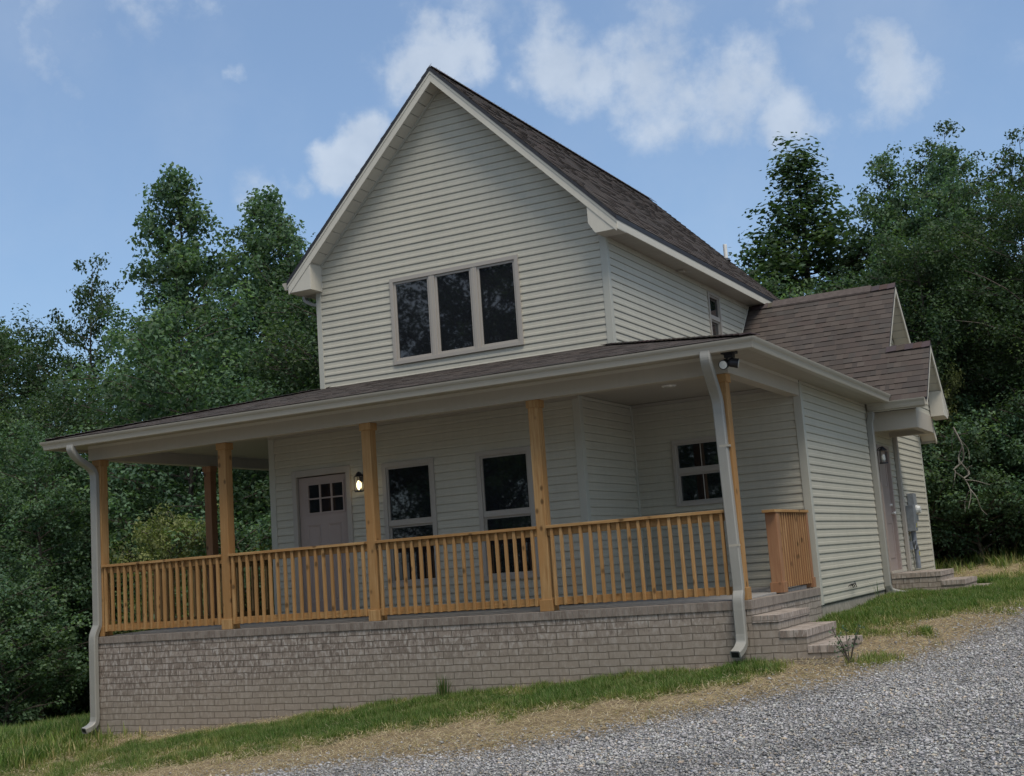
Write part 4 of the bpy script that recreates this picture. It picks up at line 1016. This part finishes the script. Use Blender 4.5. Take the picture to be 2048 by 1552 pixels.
# the mass of the woods behind, and the trees across the drive that the windows mirror
def woods(name, boxes, n, label):
    V = []; Fs = []; CC = []; b = 0
    for (xa, xb, ya, yb, ha, hb) in boxes:
        cx = rng.uniform(xa, xb, n); cy = rng.uniform(ya, yb, n); zz = gz(cx, cy); top = ha + (hb - ha) * (cx - xa) / (xb - xa) + fbm(cx, cy, 3.) * 3. - 1.5
        c = np.c_[cx, cy, zz + rng.random(n) * top]
        v, f, cc = leaves(c, 22, .75, .24, DG, .45); V.append(v); Fs.append(f + b); CC.append(cc); b += len(v)
    me = fastmesh(name, np.concatenate(V), np.concatenate(Fs), M['leaf'], np.concatenate(CC)); o = bpy.data.objects.new(name, me); COL.objects.link(o); o['kind'] = 'stuff'; o['label'] = label; return o
woods('woods', [(-44, -6, 24, 31, 11, 8.5), (-30, -4, 17, 22, 7.5, 6.5), (-6, 5, 20, 26, 8, 6.0)], 5200, 'dense dark woods behind the left row of trees')
woods('woods', [(1, 18, 22.5, 28, 7.2, 9.0), (14, 34, 17, 26, 8, 8)], 4600, 'dense dark woods behind the right row of trees')
for i, (k, x, y, h) in enumerate([('tulip', 2, -34, 19), ('round', 8, -31, 13), ('tulip2', -5, -33, 18), ('round', -12, -30, 14), ('tulip', -18, -26, 18), ('dense', 14, -36, 15), ('maple', -1, -29, 10), ('maple', -9, -26, 10), ('tulip2', 20, -34, 17), ('round', 26, -30, 13), ('dense', -24, -20, 15), ('sparse', -9.5, -27, 21), ('sparse', -13, -28.5, 22), ('sparse', -16.5, -27, 20), ('sparse', -20, -29, 22)]):
    tree(k, x, y, h, 'tree across the drive, seen only as a reflection in the window glass', 'trees mirrored in the windows')

# dead hanging branch at the right
r = empty('dead_branch', (9.9, 13.6, g1(9.9, 13.6)), 'pale bare crooked branch hanging in front of the dark trees at right', 'branch')
bp = [(9.97, 2.96), (10.10, 2.55), (10.06, 2.21), (9.86, 2.01), (10.05, 1.78), (10.16, 1.47), (10.08, 1.12)]; yb_ = 13.6
q = lambda l: curve([(CAM.x + (x - CAM.x) * (yb_ - CAM.y) / (16 - CAM.y), yb_ + random.uniform(-.12, .12), CAM.z + (z - CAM.z) * (yb_ - CAM.y) / (16 - CAM.y)) for x, z in l], 4)
def br(l, r0, r1):
    p = q(l); m = MB(); m.tube(p, [r0 + (r1 - r0) * i / (len(p) - 1) for i in range(len(p))], 6); return m.build('limb', M['deadwood'], r)
br(bp, .022, .007); br([(10.08, 2.50), (9.98, 2.3), (9.99, 2.12), (9.86, 2.01)], .018, .012); br([(10.05, 1.80), (10.16, 1.90), (10.15, 2.02), (10.26, 2.06)], .018, .008); br([(10.08, 1.76), (10.3, 1.72), (10.6, 1.60)], .014, .005)
br([(10.14, 1.55), (10.28, 1.35), (10.33, 1.1), (10.45, .95)], .014, .004); br([(10.0, 2.2), (10.15, 1.95), (10.16, 1.90)], .014, .01); br([(9.88, 2.0), (9.86, 1.8), (9.78, 1.6)], .010, .004); br([(9.99, 2.9), (9.90, 2.7), (9.86, 2.45)], .010, .004); br([(9.97, 2.9), (10.06, 2.7), (10.2, 2.45), (10.22, 2.2)], .009, .003); br([(10.12, 1.5), (10.0, 1.3), (9.98, 1.05)], .008, .003)

# sapling beside the steps
def twig(x, y, h, label, seed, nb, name='sapling', lf=8):
    random.seed(seed); z0 = g1(x, y); r = empty(name, (x, y, z0), label, 'plant'); s = MB(); C = []
    for k in range(nb):
        a = random.random() * 6.28; t = Vector((math.cos(a) * h * random.uniform(.15, .5), math.sin(a) * h * .3, h * random.uniform(.5, 1))); p = Vector((x, y, z0 - .02))
        pts = [p, p + t * .4 + Vector((0, 0, .03)), p + t]; s.tube(pts, [.008, .006, .003], 5)
        for f in (.5, .7, .85, 1.): C.append(tuple(p.lerp(p + t, f)))
    s.build('stem', M['bark'], r); v, f, cc = leaves(np.array(C), lf, .05, .035, MG, .4); o = bpy.data.objects.new('foliage', fastmesh('foliage', v, f, M['leaf'], cc)); COL.objects.link(o); o.parent = r; o.matrix_parent_inverse = Matrix.Translation(-Vector(r.location))
twig(10.98, -.30, .42, 'thin leafy sapling at the foot of the brick steps', 5, 7, lf=4)
def weed(x, y, n, h, label, seed, spread=.10, tips=False):
    rg = np.random.default_rng(seed); z0 = g1(x, y); V = []; F = []; cc = []
    a = rg.uniform(0, 6.28, n); rr = rg.uniform(0, spread, n); bx_ = x + np.cos(a) * rr; by = y + np.sin(a) * rr; hh = h * rg.uniform(.45, 1., n); ln = rg.uniform(.05, .45, n) * hh
    for i in range(n):
        b = Vector((bx_[i], by[i], z0 - .02)); d = Vector((math.cos(a[i]), math.sin(a[i]), 0)); s = Vector((-d.y, d.x, 0)) * .005; k = len(V)
        p1 = b + d * ln[i] * .3 + Vector((0, 0, hh[i] * .6)); p2 = b + d * ln[i] + Vector((0, 0, hh[i]))
        V += [b - s, b + s, p1 + s * .8, p1 - s * .8, p2, p2]; F += [(k, k + 1, k + 2, k + 3), (k + 3, k + 2, k + 4, k + 5)]
        c = (.06, .11, .03) if rg.random() < .75 else (.25, .22, .10); cc += [c] * 6
    me = fastmesh('weed', [tuple(v) for v in V], F, M['leaf'], np.array(cc)); o = bpy.data.objects.new('weed', me); COL.objects.link(o); o['label'] = label; o['category'] = 'weed'; o['group'] = 'tall weeds'
weed(5.95, -.16, 60, .34, 'tall weed clump against the middle of the brick base', 1)
weed(-.9, .9, 40, .40, 'tall grass clump left of the porch corner', 2, .3)
weed(10.02, 5.9, 6, .42, 'single thin stalk against the side wall foundation', 3, .03)
weed(10.6, 14.8, 30, .55, 'weeds with pale tips behind the brick landing', 4, .5); weed(11.9, 14.6, 30, .5, 'weeds at the edge of the woods near the right border', 5, .6); weed(10.98, 14.4, 20, .3, 'low weeds in the far straw strip', 6, .3)

# grass, straw and gravel
def scatter(n, box, want, seed, power=1.):
    rg = np.random.default_rng(seed); x = rg.uniform(box[0], box[1], n); y = rg.uniform(box[2], box[3], n); g, v, s = cover(x, y)
    p = {'grass': g, 'straw': np.clip(1 - v * (.35 + gedge(x, y) / .9), 0, 1) * (1 - g * .45) * np.clip(.25 + s, 0, 1), 'gravel': v * np.clip(.22 + gedge(x, y) / 1.1, 0, 1)}[want] ** power
    k = (rg.random(n) < p) & footprint_free(x, y); x, y = x[k], y[k]; P = np.c_[x, y, gz(x, y)]; m, z = in_frame(P); P = P[m]; z = z[m]; k = rg.random(len(P)) < np.clip((19. / z) ** 1.5, 0, 1); return P[k], rg
def blades(P, rg, h, w, cols, lean=.85):
    n = len(P); a = rg.uniform(0, 6.28, n); d = np.c_[np.cos(a), np.sin(a), np.zeros(n)]; s = np.c_[-np.sin(a), np.cos(a), np.zeros(n)] * (w * rg.uniform(.7, 1.3, n))[:, None]
    hh = (h * rg.uniform(.45, 1.25, n))[:, None]; l = hh * rg.uniform(.05, 1, (n, 1)) * lean; Z = np.array([0, 0, 1.])
    P = P - Z * .035; p1 = P + d * l * .35 + Z * hh * .6; p2 = P + d * l + Z * hh
    V = np.stack([P - s, P + s, p1 + s * .8, p1 - s * .8, p2], 1).reshape(-1, 3); b = np.arange(n)[:, None] * 5
    F = np.concatenate([b + [0, 1, 2], b + [0, 2, 3], b + [3, 2, 4]]); c = np.array(cols)[rg.integers(0, len(cols), n)] * rg.uniform(.7, 1.3, (n, 1)); return V, F, np.repeat(c, 5, 0)
GC = [(.095, .155, .034), (.12, .185, .04), (.08, .135, .032), (.15, .205, .05), (.13, .185, .05), (.25, .24, .10), (.32, .27, .14)]
def grass(name, n, box, h, label, seed, w=.0030, cols=GC, power=1.):
    P, rg = scatter(n, box, 'grass', seed, power); gc = cover(P[:, 0], P[:, 1])[0][:, None]; hf = h * (.35 + 1.3 * fbm(P[:, 0], P[:, 1], .45)); V, F, c = blades(P, rg, hf, w, cols); lush = np.repeat(np.clip(gc * 1.25 - .25, 0, 1) * (.5 + .7 * fbm(P[:, 0], P[:, 1], .8)[:, None]), 5, 0); c = c * (1.15 - .30 * lush) * (1 - lush * np.array([.22, 0, .15])) + (1 - lush) * np.array([.045, .02, .01]); me = fastmesh(name, V, F, M['leaf'], c); o = bpy.data.objects.new(name, me); COL.objects.link(o); o['kind'] = 'stuff'; o['label'] = label
grass('grass', 520000, (-3, 11.6, -4.2, 0.0), .095, 'patchy green grass along the front of the brick base', 1)
grass('grass', 560000, (9.7, 17, 0, 13.), .10, 'green lawn beside the right wall', 2, .0045)
grass('grass', 420000, (-22, 1, -2, 14.), .22, 'taller meadow grass left of the porch', 3, .007)
grass('grass', 260000, (5, 26, 12, 20.), .22, 'rough grass in front of the trees on the right', 4, .009)
def straw():
    P, rg = scatter(620000, (-4, 17, -7.5, 16), 'straw', 9); n = len(P); a = rg.uniform(0, 6.28, n); L = rg.uniform(.03, .11, n)[:, None]; tl = rg.uniform(-.25, .35, n)
    d = np.c_[np.cos(a), np.sin(a), tl]; s = np.c_[-np.sin(a), np.cos(a), np.zeros(n)] * .0022; P = P + np.array([0, 0, 1.]) * (rg.uniform(-.005, .03, n))[:, None]
    V = np.stack([P - s, P + s, P + d * L + s, P + d * L - s], 1).reshape(-1, 3); F = np.arange(n * 4).reshape(n, 4); cols = np.array([(.50, .41, .27), (.66, .57, .41), (.40, .32, .21), (.56, .48, .34), (.24, .18, .11)])
    c = np.repeat(cols[rg.integers(0, 5, n)] * rg.uniform(.7, 1.15, (n, 1)), 4, 0); o = bpy.data.objects.new('straw', fastmesh('straw', V, F, M['leaf'], c)); COL.objects.link(o); o['kind'] = 'stuff'; o['label'] = 'loose golden straw on bare soil between grass and gravel'
straw()
def mat_stone():
    m, t = new_mat('stone'); a = t.n('ShaderNodeAttribute', attribute_name='col').outputs['Color']; o = t.n('ShaderNodeTexCoord').outputs['Object']; n = t.noise(o, 90., 3.)
    finish(t, t.mix(t.math('MULTIPLY', t.ramp(n, .35, .7), .35), a, (.08, .08, .09)), .85, n, .4, .004, .2); return m
def gravel():
    P, rg = scatter(1000000, (2.5, 19, -9, 13), 'gravel', 21); n = len(P)
    P2, rg2 = scatter(160000, (2, 17, -6, 10), 'straw', 22); e = gedge(P2[:, 0], P2[:, 1]); P2 = P2[rg2.random(len(P2)) < np.clip(1 + e / .9, 0, 1) * .8]; P = np.concatenate([P, P2]); n = len(P)
    sz = rg.gamma(3.5, .0020, n) + .0036; base = np.array([(1, 0, 0), (0, 1, 0), (-1, 0, 0), (0, -1, 0), (0, 0, .8), (0, 0, -.5)]); v = base[None] + rg.normal(0, .22, (n, 6, 3)); th = rg.uniform(0, 6.28, n); c, s = np.cos(th), np.sin(th)
    v = v * np.stack([rg.uniform(.8, 1.4, n), rg.uniform(.6, 1., n), rg.uniform(.4, .9, n)], 1)[:, None]; x = v[..., 0] * c[:, None] - v[..., 1] * s[:, None]; y = v[..., 0] * s[:, None] + v[..., 1] * c[:, None]; v[..., 0] = x; v[..., 1] = y
    V = P[:, None] + v * sz[:, None, None]; V[..., 2] += (-.012 + sz * .35 + rg.uniform(0, .012, n))[:, None]
    f = np.array([(0, 1, 4), (1, 2, 4), (2, 3, 4), (3, 0, 4), (1, 0, 5), (2, 1, 5), (3, 2, 5), (0, 3, 5)]); F = (np.arange(n)[:, None, None] * 6 + f[None]).reshape(-1, 3)
    g = rg.choice([.24, .32, .39, .46, .54], n, p=[.16, .27, .30, .2, .07]); g = g * (.62 + .68 * fbm(P[:, 0] * .6 + P[:, 1] * .35, P[:, 1] * 1.2 - P[:, 0] * .5, .9)); tint = np.stack([g * rg.uniform(.99, 1.08, n), g, g * rg.uniform(.90, 1.03, n)], 1); wm = rg.random(n) < .08; tint[wm] *= (1.15, 1., .8)
    o = bpy.data.objects.new('gravel', fastmesh('gravel', V.reshape(-1, 3), F, mat_stone(), np.repeat(tint, 6, 0))); COL.objects.link(o); o['kind'] = 'stuff'; o['label'] = 'grey crushed-stone gravel drive'
gravel()
